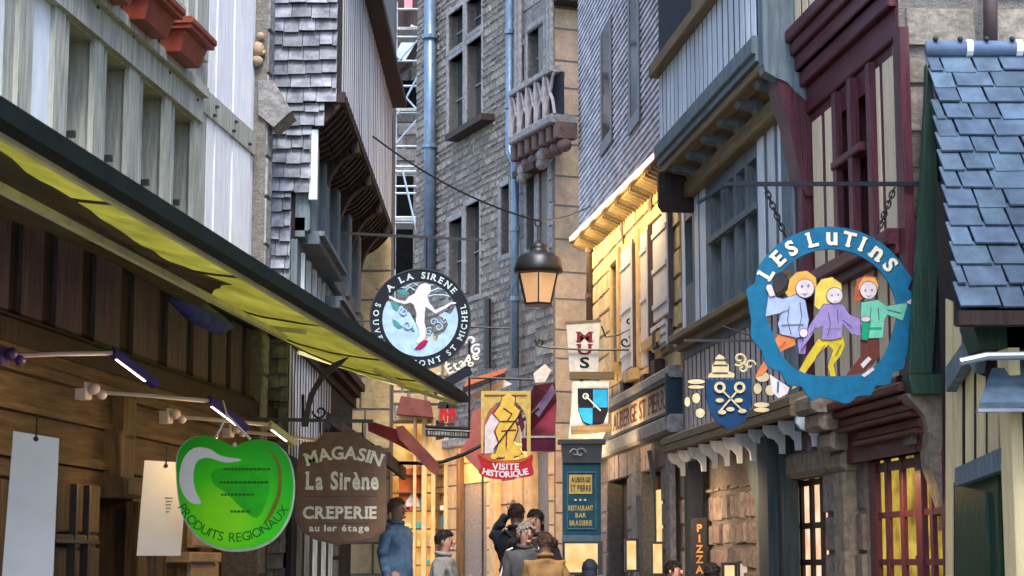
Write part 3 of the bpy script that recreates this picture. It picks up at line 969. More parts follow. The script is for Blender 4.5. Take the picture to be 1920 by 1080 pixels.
for x0, x1, y in ((834, 902, 262), (960, 1000, 330)):
    b = MB(F); z = F.Z(x0, y + 8); b.boxpx(x0, x1, z - .1, z, 0, .22, py=y); b.build('window_sill', M['reddk'], A)
# door
b = MB(F); q = gw[0]; b.box(q[0], q[1], q[2], q[3], -.2, -.14)
b.build('orange_door', mat('orange_timber', (.60, .24, .04), (.45, .16, .03), an=(8, 1)), A)
b = MB(F)
for k in range(4):
    s = q[0] + (q[1] - q[0]) * k / 4; b.box(s, s + .03, .3, q[3], -.14, -.12)
b.box(q[0], q[1], q[3] - .1, q[3], -.14, -.1); b.box(q[0], q[1], 1.5, 1.58, -.14, -.1)
b.build('door_rail', M['brownw'], A)
b = MB(F); s = F.S(871, 900); b.box(s - .03, s + .03, -.2, F.Z(871, 850), .02, .12); b.build('dark_pole', M['brownv'], A)
b = MB(F); q = gw[1]; b.box(q[0], q[1], q[2], q[3], -.2, -.14); b.build('side_door', M['brownv'], A)
for px in (936, 985, 1003):
    b = MB(F); s = F.S(px, 950); b.box(s - .12, s + .12, -.2, F.Z(px, 780), 0, .12, ch=.02); b.build('pilaster', M['warmash'], A)
b = MB(F); b.box(0, END, zsp - .06, zsp + .08, 0, .1, ch=.02); b.build('string_course', M['greystone'], A)
# carved balcony
M['balcorb'] = mat('dark_pink_corbel', (.16, .10, .09), (.07, .045, .04), sc_=12, bump=.5)
b = MB(F)
sa, sb = F.S(960, 200, .3), F.S(1040, 170, .3)
zb0, zb1 = F.Z(1000, 235, .3), F.Z(1000, 150, .3)
b.box(sa, sb, zb0 - .12, zb0, 0, .36, ch=.02); b.box(sa, sb, zb1 - .06, zb1 + .02, .22, .36, ch=.01)
b.build('balcony_slab', M['greystone'], A)
b = MB(F); M['pinkcarve'] = mat('pink_white_carving', (.46, .40, .40), (.30, .26, .26), sc_=10, bump=.3)
n = 5
for i in range(n):
    s0_, s1_ = sa + (sb - sa) * i / n, sa + (sb - sa) * (i + 1) / n; mx_, mz_ = (s0_ + s1_) / 2, (zb0 + zb1) / 2
    for (a, c) in (((s0_, zb0), (mx_ - .0, mz_)), ((mx_, mz_), (s1_, zb1 - .05)), ((s0_, zb1 - .05), (mx_, mz_)), ((mx_, mz_), (s1_, zb0))):
        m2_ = ((a[0] + c[0]) / 2 + .0, (a[1] + c[1]) / 2 + .06)
        b.tube([F.pt(*a, .3), F.pt(*m2_, .3), F.pt(*c, .3)], .022, 5)
    b.box(s0_ - .03, s0_ + .03, zb0, zb1 - .04, .26, .34)
b.build('tracery', M['pinkcarve'], A)
b = MB(F); b.box(sa, sb, zb0, zb1 - .05, .16, .2); b.build('balcony_back', M['slateback'], A)
b = MB(F)
for i in range(7):
    s = sa + (sb - sa) * i / 6
    b.box(s - .07, s + .07, zb0 - .34, zb0 - .12, 0, .30, ch=.02); b.ball(F.pt(s, zb0 - .42, .16), .1)
b.each('corbel', M['balcorb'], A, 2)
b = MB(F)
for px, py in ((1022, 292), (985, 320), (1035, 150)):
    P = F.P(px, py, .15); b.ball(P, .12); b.ball(P + Vector((.1, -.05, .06)), .08); b.ball(P + Vector((-.05, 0, -.12)), .08)
b.each('carved_beast', M['greystone'], A, 3)
b = MB(F)
for px in (969, 975, 1028, 1034):
    b.tube([F.pt(F.S(px, 100, .08), zb1, .08), F.pt(F.S(px, 100, .08), 13.9, .08)], .035, 6)
b.each('colonnette', M['greystone'], A, 1)
# facing wall
F = FC2
e2 = F.L + .35
b = MB(F); b.box(0.02, e2, -.2, 13.98, -.6, -.012); b.build('corner_wall', M['mortar'], A)
b = MB(F); b.stones(0, e2 + .0, -.2, F.Z(1075, 18), [], .004, ch=(.36, .5), bl=(.55, .95), gap=.006, rough=.004, relief=.006); b.build('corner_ashlar', M['tanstone'], A)
b = MB(F); b.box(-.05, e2, F.Z(1075, 14), F.Z(1075, 14) + .2, 0, .3); b.build('cornice', M['reddk'], A)
# iron crane arm/pole left
# downpipes
F = FC
def pipe(F, pts, r, m, lab, brk=()):
    T = thing('downpipe', lab, 'downpipe', F.P(*pts[-1][:2], pts[-1][2]))
    b = MB(F); b.tube([F.P(*p) for p in pts], r, 10); b.build('pipe', m, T, True)
    b = MB(F)
    for p in brk:
        P = F.P(*p); b.lathe(P - Vector((0, 0, .03)), [(r * 1.35, 0), (r * 1.35, .06)], 10)
    b.each('pipe_clip', m, T)
pipe(FC, [(955, -60, .12), (955, 285, .12), (966, 305, .12), (966, 690, .12)], .055, M['bluepipe'], 'pale blue zinc downpipe beside the carved balcony', [(955, 60, .12), (955, 200, .12), (966, 430, .12), (966, 560, .12)])
pipe(CF(30.5), [(806, -60, 0), (806, 520, 0)], .10, M['bluepipe'], 'thick blue-grey downpipe between the scaffold and the granite house', [(806, 70, 0), (806, 275, 0)])
pipe(CF(25.0), [(1106, -60, 0), (1106, 625, 0)], .05, M['brownpipe'], 'brown downpipe at the corner of the tan ashlar wall', [(1106, 110, 0), (1106, 285, 0), (1106, 470, 0), (1106, 555, 0)])
# dark upright pole on granite wall
b = MB(FC); b.tube([FC.P(914, 560, .1), FC.P(914, 690, .1)], .06, 8); tag(b.build('chimney_flue', M['black'], None), 'dark iron flue on the granite wall beside the round mermaid sign', 'flue')

# ================================================================ unseen house rows, added to cut the frontal sky light
def blocker_house(A_, B_, lab, m, m2):
    fr = Frame(A_, B_)
    T = thing('sky_blocker_house', lab, 'house', fr.pt(fr.L / 2, 0, -.2), 'unseen house rows added to cut the sky light')
    ops = [(s, s + .8, z, z + 1.3) for s in [1 + 1.7 * i for i in range(int((fr.L - 1.5) / 1.7))] for z in (3.6, 6.2)]
    b = MB(fr); b.wall(0, fr.L, -.2, 9.5, ops, 0, depth=.18, back=.4); b.build('wall', m, T)
    for q in ops:
        b = MB(fr); b.box(*q, -.19, -.17); w = b.build('window', M['glass'], T)
        c = MB(fr); c.box((q[0] + q[1]) / 2 - .03, (q[0] + q[1]) / 2 + .03, q[2], q[3], -.17, -.1); c.build('window_post', m2, w)
    b = MB(fr); b.box(0, fr.L, 2.7, 2.9, 0, .15); b.box(0, fr.L, 5.4, 5.6, 0, .12); b.build('beam', m2, T)
blocker_house((lx(6.4) - .15, .5), (lx(6.4) - .15, 6.35), 'unseen pale plastered house row on the left, added to cut the sky light', M['plaster'], M['greytimber'])
blocker_house((3.35, 9.4), (3.35, .5), 'unseen stone house row on the right, added to cut the sky light', M['greystone'], M['olive'])


# ================================================================ RIGHT, FARTHEST: slate-hung inn with the yellow lit wall
F = FD
A = thing('slate_fronted_inn', 'inn with silver slate-hung upper front above a yellow lit stone wall', 'house', F.pt(3, 0, -1))
def Zof(px, py, o): return F.Z(px, py, o)
eL, eR = F.hit(1112, 410, .25), F.hit(1234, 289, .25)
def ze_(s): return eL[1] + (eR[1] - eL[1]) * (s - eL[0]) / (eR[0] - eL[0])
S0, S1 = 0.0, F.L + .05
ops = []
for x0, x1, yb, yt in ((1131, 1146, 268, 60), (1184, 1198, 225, -40)):
    ops.append((F.S(x0, 150, .13), F.S(x1, 150, .13), F.Z(x0, yb, .13), F.Z(x0, yt, .13)))
b = MB(F)
b.poly([(S0, ze_(S0)), (S1, ze_(S1)), (S1, 13), (S0, 13)], -.3, .11); b.build('upper_wall', M['slateback'], A)
b = MB(F)
z = 5.2
while z < 12.5:
    for p, q in [(S0, S1)]:
        s = p - U(0, .2)
        while s < q:
            w = U(.14, .26); a, c = max(s, p), min(s + w, q)
            s += w
            if c - a < .02 or z < ze_((a + c) / 2) + .02: continue
            if any(o_[0] < (a + c) / 2 < o_[1] and o_[2] < z < o_[3] for o_ in ops): continue
            g = .002; zz = z + U(-.003, .003); h = .078
            G = F.pt
            b.hexa([G(a + g, zz, .140), G(c - g, zz, .140), G(c - g, zz + h, .120), G(a + g, zz + h, .120),
                    G(a + g, zz, .118), G(c - g, zz, .118), G(c - g, zz + h, .112), G(a + g, zz + h, .112)])
    z += .078
b.build('hung_slates', M['slatew'], A)
for q in ops:
    b = MB(F); b.box(q[0], q[1], q[2], q[3], .10, .146); w_ = b.build('window', M['glass'], A)
    c = MB(F); c.box(q[0] - .12, q[0], q[2] - .1, q[3], .11, .152); c.box(q[1], q[1] + .12, q[2] - .1, q[3], .11, .15); c.box(q[0] - .14, q[1] + .14, q[2] - .16, q[2], .11, .158)
    c.build('window_frame', M['brownpipe'], w_)
# eave soffit with rafter ends and light strip
b = MB(F)
b.bar(F.pt(S0, ze_(S0) + .0, .24), F.pt(S1, ze_(S1) + .0, .24), .04, .07); b.build('fascia', M['olive'], A)
b = MB(F)
for i in range(34):
    s = S0 + .1 + i * (S1 - S0 - .1) / 34; z = ze_(s) - .08
    b.bar(F.pt(s, z + .03, .23), F.pt(s, z - .06, .01), .05, .06)
b.each('rafter_end', M['olive'], A, 1)
b = MB(F); b.bar(F.pt(S0 + .1, ze_(S0) + .01, .268), F.pt(S1 - .02, ze_(S1) + .01, .268), .014, .05); b.build('light_strip', M['neon'], A)
for i in range(6):
    s = S0 + .6 + i * 1.0
    light('AREA', F.pt(s, ze_(s) - .12, .42), 6, (1, .68, .28), .5, Vector((.75, .1, -.75)), 'eave_light')
# stone wall with shuttered openings
zt = lambda s: ze_(s) - .1
wo2 = []
for x0, x1, yb, yt in ((1150, 1163, 690, 500), (1186, 1200, 700, 468), (1224, 1251, 640, 424)):
    wo2.append((F.S(x0, 560), F.S(x1, 560), F.Z(x0, yb), F.Z(x0, yt)))
zs0, zs1 = F.Z(1145, 808), 6.1
gops = []
for x0, x1, yt in ((1140, 1180, 898), (1204, 1243, 885), (1256, 1279, 862)):
    gops.append((F.S(x0, 980), F.S(x1, 980), .6, F.Z(x0, yt)))
b = MB(F); b.wall(S0, S1, -.2, 6.2, wo2 + gops, 0, depth=.22, back=.5); b.build('wall', M['mortar'], A)
b = MB(F); b.stones(S0, S1, F.Z(1145, 785) + .1, 6.15, wo2, .004, ch=(.2, .3), bl=(.25, .55), gap=.008, rough=.01, relief=.02); b.build('stonework', M['yelstone'], A)
b = MB(F); b.stones(S0, S1, -.2, F.Z(1145, 835), gops, .004, ch=(.24, .36), bl=(.3, .6), gap=.008, rough=.008, relief=.02); b.build('ground_floor_stone', M['pinkstone'], A)
for q in wo2:
    b = MB(F); b.box(q[0], q[1], q[2], q[3], -.21, -.19); w_ = b.build('window', M['glass'], A)
    c = MB(F)
    c.box(q[0] - .13, q[0], q[2], q[3] + .14, 0, .03, ch=.01); c.box(q[1], q[1] + .13, q[2], q[3] + .14, 0, .05, ch=.01); c.box(q[0], q[1], q[3], q[3] + .14, 0, .052, ch=.01); c.box(q[0] - .1, q[1] + .1, q[2] - .12, q[2], 0, .12, ch=.01)
    c.build('stone_surround', M['warmash'], w_)
M['shutter'] = wood('grey_shutter', (.56, .55, .58), (.42, .42, .46), island=.05)
for x0, x1, yb, yt in ((1165, 1184, 700, 475), (1202, 1213, 690, 440), (1225, 1251, 606, 420), (1223, 1250, 662, 618)):
    q = rect(F, x0, x1, yb, yt, .08)
    b = MB(F); b.box(q[0], q[1], q[2], q[3], .05, .085, ch=.006)
    sh = b.build('shutter', M['shutter'], A)
    c = MB(F)
    for k in range(3): c.box(q[0], q[1], q[2] + (q[3] - q[2]) * (.12 + .36 * k), q[2] + (q[3] - q[2]) * (.12 + .36 * k) + .05, .085, .10)
    c.build('shutter_batten', M['shutter'], sh)
    b = MB(F); b.box(q[1], q[1] + .02, q[2] - .06, q[3] + .05, .01, .07); b.each('dark_jamb', M['brownpipe'], A, 1)
    b = MB(F); b.box(q[0] + .1, q[0] + .35, q[2] - .3, q[2] - .1, .0, .12, ch=.01); b.build('sill_bracket', M['reddk'], A)
for x0, y0 in ((1166, 442), (1219, 398)):
    b = MB(F); s, z = F.hit(x0, y0, .02); b.poly([(s - .1, z + .1), (s + .12, z + .22), (s + .12, z - .12)], 0, .03); b.build('iron_tie', M['brownw'], A)
# cornice and sign fascia
b = MB(F); zt_, zb_ = F.Z(1280, 693, .1), F.Z(1280, 768, .1)
b.box(S0 + .3, S1 - .02, zt_ - .02, zt_ + .10, 0, .14, ch=.02); b.box(S0 + .3, S1 - .02, zb_ - .18, zb_, 0, .16, ch=.03)
b.build('cornice', M['greystone'], A)
T = thing('inn_sign', 'long pale fascia sign with raised red-brown capitals on the inn', 'sign', F.pt(4, zb_, .05))
b = MB(F); sA_, sB_ = F.S(1147, 800, .1), S1 - .12
b.box(sA_, sB_, zb_ + .0, zt_ - .03, 0.0, .10); b.build('sign_board', M['signtan'], T)
b = MB(F); b.box(S1 - .12, S1 - .05, zb_ - .12, zt_ + .02, .0, .16); b.box(sA_, sB_, zt_ - .06, zt_ - .021, .1, .15); b.box(sA_, sB_, zb_ + .0, zb_ + .03, .1, .15); b.build('sign_frame', mat('dark_teal', (.015, .035, .06), bump=.03), T)
for s_ in (2.2, 4.6): light('AREA', F.pt(s_, zb_ - .25, .75), 6, (1, .68, .38), .3, F.n * -.7 + Vector((0, 0, .6)), 'sign_spotlight')
INN_SIGN = (T, F, sA_, sB_, zb_ + .05, zt_ - .08)
for q in gops:
    b = MB(F); b.box(q[0], q[1], q[2], q[3], -.21, -.18); b.build('dark_opening', M['reddk'], A)
q = gops[1]
b = MB(F); b.box(q[0], q[0] + .4, 1.5, q[3] - .2, -.18, -.16); b.build('lit_pane', M['litmenu'], A)
b = MB(F)
for px in (1184, 1248): b.boxpx(px, px + 8, -.2, F.Z(px, 860), 0, .06, py=950, ch=.01)
b.each('door_pilaster', M['greystone'], A, 1)
def menubox(fr, x0, x1, y0, y1, lab, m='litmenu'):
    P = fr.P(x0, y1)
    T = thing('menu_box', lab, 'menu box', P)
    b = MB(fr); a, z1_ = fr.hit(x0, y0); c, z0_ = fr.hit(x1, y1)
    t = .025
    b.box(a - t, c + t * 2, z0_ - t, z0_, -.06, .015); b.box(a - t, c + t * 2, z1_, z1_ + t, -.06, .015); b.box(a - t, a, z0_, z1_, -.06, .015); b.box(c, c + t * 2, z0_, z1_, -.06, .015)
    b.box(a, c, z0_, z1_, -.06, -.04); b.build('case', M['black'], T)
    b = MB(fr); b.box(a, c, z0_, z1_, -.04, -.02); b.build('lit_menu', M[m], T)
    b = MB(fr); b.box(a + (c - a) * .3, a + (c - a) * .7, -.2 + gz(fr.A.y), z0_ - t, -.05, -.02); b.build('post', M['black'], T)
menubox(CF(20.8), 1175, 1193, 1014, 1068, 'narrow lit menu box left of the pair by the inn wall')
menubox(CF(20.0), 1224, 1242, 1020, 1075, 'narrow lit menu box right of the pair by the inn wall')
for i, (x0, y0, x1, y1) in enumerate(((1217, 845, 1226, 900), (1196, 930, 1200, 1010))):
    f_ = CF(20.4 - i * .2)
    T = thing('wall_bracket', ['black slanted bracket leaning off the inn wall', 'thin black iron post beside the narrow lit menu box'][i], 'bracket', f_.P(x1, y1))
    b = MB(f_); b.bar(f_.P(x0, y0), f_.P(x1, y1), [.055, .025][i], .05); b.build('bracket', M['black'], T)
    b = MB(f_); b.bar(f_.P(x1, y1), f_.P(x1 + 5, 1100), .02, .02); b.build('stem', M['black'], T)

# ================================================================ BLUE-GREY HOUSE
F = FR
A = thing('blue_timber_house', 'blue-grey jettied house with pale upright boards and carved bracket row', 'house', F.pt(2.5, 0, -1))
up0, up1 = .72, F.S(1419, 95, .45)
zj = 5.50; zr = 6.34
b = MB(F); b.box(up0, up1, zj + .02, 9.5, -.1, .43); b.build('upper_wall', M['slateback'], A)
def boards(b, s0, s1, z0, z1, o, w=(.11, .15), g=(.05, .07), th=.006):
    s = s0
    while s < s1 - .03:
        ww = min(U(*w), s1 - s); b.box(s, s + ww, z0 + U(0, .01), z1, o, o + th * U(.8, 1.2)); s += ww + U(*g)
b = MB(F); boards(b, up0 + .03, up1 - .04, zj + .12, zr - .04, .43, g=(.045, .065)); b.build('upright_board', M['palebd'], A)
b = MB(F); boards(b, up0 + .03, up0 + 1.5, zr + .1, 9.5, .40); boards(b, up0 + 2.3, up1 - .1, zr + .1, 9.5, .40); b.build('cream_upright_board', M['creambd'], A)
b = MB(F); b.box(up0 + 1.55, up0 + 2.25, zr + .1, 9.5, .40, .435); b.build('olive_panel', M['olive'], A)
b = MB(F); b.box(up0 - .02, up1 - .2, zr - .04, zr + .08, .2, .53, ch=.01); b.build('rail', M['olive'], A)
b = MB(F); b.box(up0, up1 + .0, zj - .02, zj + .12, .2, .49, ch=.01); b.box(up0, up1, zj - .08, zj - .02, .2, .46); b.build('jetty_beam', M['bluewood'], A)
fl = FR
b = MB(F)      # corner post with shaped foot
b.box(up1, up1 + .16, zj - .15, 9.5, .08, .44, ch=.01)
pz = zj - .15
prof = [(.08, pz), (.44, pz), (.43, pz - .05), (.34, pz - .10), (.26, pz - .13), (.20, pz - .2), (.08, pz - .3)]
V = [F.pt(up1, z, o) for o, z in prof] + [F.pt(up1 + .16, z, o) for o, z in prof]
n = len(prof)
b.solid(V, [tuple(range(n)), tuple(range(2 * n - 1, n - 1, -1))] + [(i, n + i, n + (i + 1) % n, (i + 1) % n) for i in range(n)])
b.build('corner_post', M['bluewood'], A)
zi = 5.2
b = MB(F); b.face([F.pt(up0, zj - .03, .44), F.pt(up1, zj - .03, .44), F.pt(up1, zi + .1, .1), F.pt(up0, zi + .1, .1)]); b.build('soffit', M['olive'], A)
b = MB(F); b.box(up0 - .1, up1 + .1, zi - .10, zi + .06, .05, .22, ch=.015); b.box(up0, up1, zj - .16, zj - .08, .3, .43, ch=.01); b.build('wall_plate', M['olive'], A)
b = MB(F)
for i in range(6):
    s = up0 + .35 + i * (up1 - up0 - .3) / 5.6
    pr = [(.10, zi + .02), (.10, zi + .26), (.42, zi + .30), (.42, zi + .19), (.36, zi + .10), (.24, zi + .08), (.2, zi + .02)]
    V = [F.pt(s - .08, z, o) for o, z in pr] + [F.pt(s + .08, z, o) for o, z in pr]; n = len(pr)
    b.solid(V, [tuple(range(n)), tuple(range(2 * n - 1, n - 1, -1))] + [(k, n + k, n + (k + 1) % n, (k + 1) % n) for k in range(n)])
b.each('joist_end', M['bluewood'], A, 1)
b = MB(F); s = up0; b.box(s - .05, s + .12, zi - .22, zj - .12, .05, .46, ch=.05); b.build('end_block', M['dkpost'], A)
# middle storey
lo0, lo1 = F.S(1277, 450, .12), F.S(1494, 300, .12)
zs = 3.78
wq = []
xs = [(1332, 1352), (1358, 1376), (1382, 1398), (1403, 1420)]
for x0, x1 in xs:
    wq.append((F.S(x0, 430, .12), F.S(x1, 430, .12), 3.86, 4.52)); wq.append((F.S(x0, 430, .12), F.S(x1, 430, .12), 4.60, 4.98))
wq.append((F.S(1284, 430, .12), F.S(1298, 430, .12), 4.3, 4.95))
b = MB(F); b.wall(lo0, lo1, 3.6, zi - .08, wq, .12, depth=.12, back=.5); b.build('middle_wall', M['bluewood'], A)
b = MB(F)
for q in wq: b.box(q[0], q[1], q[2], q[3], 0.0, .012)
b.build('window_glass', M['glass'], A)
b = MB(F)
for x0, x1 in ((1278, 1283), (1302, 1308), (1312, 1322), (1422, 1434), (1441, 1454), (1461, 1474)): b.boxpx(x0, x1, 3.84, zi - .1, .12, .127, py=430)
b.build('upright_board', M['palebd'], A)
b = MB(F); b.boxpx(1466, 1487, 2.6, zi - .1, .1, .17, py=430, ch=.01); b.box(wq[0][0] - .04, wq[7][1] + .04, 4.53, 4.59, .12, .15); b.each('timber_post', M['bluewood'], A, 1)
b = MB(F); b.box(lo0 - .05, lo1 - .05, zs - .02, zs + .05, .1, .26, ch=.01); b.box(lo0, lo1, zs - .1, zs - .02, .1, .18); b.build('sill_beam', M['olive'], A)
b = MB(F); b.box(lo0, lo1, 2.7, zs - .1, -.2, .1); b.build('lower_wall', M['dkpost'], A)
b = MB(F); boards(b, lo0 + .02, lo1 - .15, 2.86, zs - .1, .1, w=(.10, .14), g=(.06, .08)); b.build('pinkish_board', M['pinkbd'], A)
b = MB(F)
G = F.pt
e0, e1 = lo0 - .02, F.S(1480, 770, .34)
b.hexa([G(e0, 2.76, .34), G(e1, 2.76, .34), G(e1, 2.82, .34), G(e0, 2.82, .34), G(e0, 2.8, .08), G(e1, 2.8, .08), G(e1, 2.92, .08), G(e0, 2.92, .08)])
b.box(e0, e1, 2.68, 2.76, .28, .335, ch=.01)
b.build('pent_eave', M['olive'], A)
b = MB(F)
for i in range(11):
    s = e0 + .06 + i * (e1 - e0 - .1) / 10
    pr = [(.12, 2.46), (.12, 2.68), (.29, 2.68), (.285, 2.63), (.25, 2.585), (.20, 2.57), (.165, 2.53), (.16, 2.46)]
    V = [G(s - .02, z, o) for o, z in pr] + [G(s + .02, z, o) for o, z in pr]; n = len(pr)
    b.solid(V, [tuple(range(n)), tuple(range(2 * n - 1, n - 1, -1))] + [(k, n + k, n + (k + 1) % n, (k + 1) % n) for k in range(n)])
b.each('eave_bracket', M['palebd'], A, 1)
b = MB(F)   # ground floor
gs = [(F.S(1422, 950), F.S(1470, 950), -.2, 2.35), (F.S(1474, 950), F.S(1552, 950), .7, 2.26)]
b.wall(lo0, F.S(1625, 950), -.2, 2.7, [gs[1]], 0, depth=.07, back=.6); b.build('ground_wall', M['mortar'], A)
b = MB(F); b.stones(lo0 + .15, F.S(1418, 950), -.2, 2.34, [], .004, ch=(.14, .28), bl=(.16, .42), rough=.025, relief=.04); b.build('rubble_panel', M['pinkstone'], A)
b = MB(F)
b.stones(F.S(1470, 950), F.S(1625, 950), -.2, 2.62, [gs[1]], .006, ch=(.26, .4), bl=(.3, .55), gap=.008, rough=.01, relief=.03)
b.build('ground_stone', M['pinkstone'], A)
b = MB(F); b.boxpx(1421, 1440, -.2, 2.62, 0, .2, py=950, ch=.01); b.boxpx(1440, 1470, -.2, 2.62, 0, .12, py=950, ch=.01); b.boxpx(1283, 1300, -.2, 2.62, 0, .12, py=950, ch=.01); b.each('ground_post', M['tealpost'], A, 1)
b = MB(F); s = F.S(1425, 900, .1)
pr = [(.0, 1.9), (.0, 2.36), (.0, 2.36)]
b.poly([(s - .45, 2.5), (s, 2.5), (s, 1.75), (s - .06, 1.95), (s - .14, 2.15), (s - .3, 2.3)], .02, .12); b.build('knee_brace', M['tealpost'], A)
b = MB(F); b.box(F.S(1462, 860, .1), F.S(1552, 860, .1), 2.27, 2.46, 0, .10, ch=.03); b.build('stone_lintel', M['corbel'], A)
q = gs[1]
b = MB(F); b.box(q[0], q[1], q[2], q[3], -.09, -.06); w_ = b.build('lit_window', M['litcream'], A)
b = MB(F)
for k in range(5):
    s = q[0] + (q[1] - q[0]) * k / 4; b.box(s - (.05 if k in (0, 4) else .035), s + (.05 if k in (0, 4) else .035), q[2], q[3], -.06, -.035)
for z in (q[3] - .03, 1.9, 1.62, 1.2, q[2]): b.box(q[0], q[1], z - .02, z + .025, -.06, -.037)
b.build('window_bars', M['reddk'], w_)
# stone corbels beside the maroon shop
b = MB(F); s = F.S(1530, 800, .25)
for k, (z, o) in enumerate(((2.32, .12), (2.46, .20), (2.60, .28), (2.72, .34))): b.box(s - .16 - k * .03, s + .17 + k * .02, z - .06, z + .08, 0, o, ch=.03)
b.box(s - .14, s + .14, -.2, 2.26, 0, .1, ch=.02)
b.build('stone_corbel', M['corbel'], A)

# ================================================================ MAROON HOUSE
A = thing('maroon_timber_house', 'maroon timber house with cream strips above a carved shop cornice', 'house', F.pt(6, 0, -.5))
m0, m1 = F.S(1500, 300, .1), F.S(1692, 300, .1)
um0, um1 = F.S(1466, 60, .24), 7.015
b = MB(F); b.box(um0, um1, 5.3, 9.5, -.1, .19); b.build('upper_wall', M['maroon'], A)
b = MB(F); boards(b, um0 + .05, um1, 5.62, 9.5, .19, w=(.12, .16), g=(.05, .07)); b.build('cream_board', M['creambd'], A)
b = MB(F)
b.box(um0 - .03, um1, 5.52, 5.62, .1, .27, ch=.012); b.box(um0, um1, 5.42, 5.52, .1, .235, ch=.01); b.box(um0, um1, 5.30, 5.42, .08, .20, ch=.01)
b.build('jetty_beam', M['maroonh'], A)
b = MB(F)
b.box(um0, um1, 5.18, 5.30, .06, .165, ch=.01); b.box(m0, um1, 4.98, 5.18, .06, .115, ch=.01)
b.build('under_beam', M['maroonh'], A)
b = MB(F); s = um0 + .06
pr = [(.06, 4.35), (.06, 5.4), (.32, 5.4), (.33, 5.2), (.29, 5.05), (.24, 4.9), (.22, 4.75), (.17, 4.5), (.13, 4.35)]
V = [G(s - .16, z, o) for o, z in pr] + [G(s + .12, z, o) for o, z in pr]; n = len(pr)
b.solid(V, [tuple(range(n)), tuple(range(2 * n - 1, n - 1, -1))] + [(k, n + k, n + (k + 1) % n, (k + 1) % n) for k in range(n)])
b.build('carved_bracket', M['maroon'], A)
w1 = [(F.S(1569, 300, .1), F.S(1590, 300, .1)), (F.S(1597, 300, .1), F.S(1625, 300, .1))]
wq = []
for a, c in w1: wq += [(a, c, 4.46, 4.80), (a, c, 3.74, 4.38)]
b = MB(F); b.wall(m0 - .05, m1 + .02, 2.3, 4.98, wq, .08, depth=.14, back=.5); b.build('wall', M['maroon'], A)
for q in wq:
    b = MB(F); b.box(q[0], q[1], q[2], q[3], -.06, -.045); b.build('window_pane', M['glass'], A)
b = MB(F)
for x0, x1 in ((1503, 1517), (1524, 1541), (1548, 1560), (1635, 1652), (1659, 1679)): b.boxpx(x0, x1, 3.72, 4.9, .08, .086, py=300)
for x0, x1 in ((1505, 1519), (1526, 1543), (1550, 1566), (1573, 1590), (1597, 1614), (1622, 1640), (1648, 1664), (1670, 1682)): b.boxpx(x0, x1, 2.78, 3.56, .08, .086, py=600)
b.build('cream_strip', M['creambd'], A)
b = MB(F)
b.boxpx(1488, 1502, 2.7, 5.2, .05, .15, py=300)
b.boxpx(1561, 1568, 3.7, 4.95, .08, .13, py=300); b.boxpx(1590, 1597, 3.7, 4.95, .08, .14, py=300); b.boxpx(1626, 1634, 3.7, 4.95, .08, .13, py=300)
b.box(w1[0][0], w1[1][1], 4.39, 4.45, .06, .15, ch=.01); b.boxpx(1681, 1694, 2.6, 5.0, .08, .14, py=300)
b.each('window_post', M['maroon'], A, 1)
b = MB(F); b.box(m0, m1, 3.62, 3.72, .06, .22, ch=.015); b.box(m0, m1, 3.56, 3.62, .06, .16); b.box(m0, m1, 2.7, 2.78, .06, .18, ch=.01); b.build('moulding', M['maroonh'], A)
c0, c1 = 5.39, 7.12
b = MB(F)
for z0, z1, o, k in ((2.665, 2.72, .235, 0), (2.61, 2.662, .19, .1), (2.545, 2.607, .15, .2), (2.51, 2.542, .18, .22), (2.44, 2.507, .11, .5), (2.405, 2.437, .14, .5), (2.30, 2.402, .075, .6)):
    b.box(c0 + k, c1 + .1, z0, z1, .0, o, ch=.01)
b.build('shop_cornice', M['maroonr'], A)
b = MB(F)
sd0, sd1 = F.S(1634, 950, .05), F.S(1772, 950, .05)
b.box(sd0, sd1, -.2, 2.3, -.3, -.02); b.build('shop_interior', M['lityellow'], A)
cols = [1636, 1662, 1690, 1722, 1745, 1770]
b = MB(F)
for i, px in enumerate(cols):
    w = 8 if i in (0, 3, 5) else 4
    b.boxpx(px - w * .75, px + w * .75, -.2, 2.3, -.02, .02 if w == 8 else .01, py=950, ch=.004)
for z in (2.26, 1.93, 1.62, 1.3, .9): b.box(sd0, sd1, z - (.02 if z < 2.2 else .04), z + .02, -.02, .006)
b.box(sd0, sd1, -.2, .5, -.02, .035)
b.build('shop_door_frame', M['maroon'], A)
b = MB(F)
for i in range(14):
    s = U(sd0, sd1); z = U(.8, 2.1); b.box(s, s + U(.03, .08), z, z + U(.03, .1), -.02, -.008)
b.build('goods_in_window', M['brownw'], A)
light('AREA', F.pt((sd0 + sd1) / 2, 2.2, .3), 3, (1, .7, .3), .4, Vector((0, 0, -1)), 'shop_light')
light('AREA', F.pt(F.S(1440, 950), 2.2, .6), 4, (1, .66, .38), .5, Vector((.7, .3, -.7)), 'shop_light')
light('AREA', F.pt(F.S(1350, 950), 2.2, .6), 4, (1, .66, .38), .5, Vector((.7, .3, -.7)), 'shop_light')

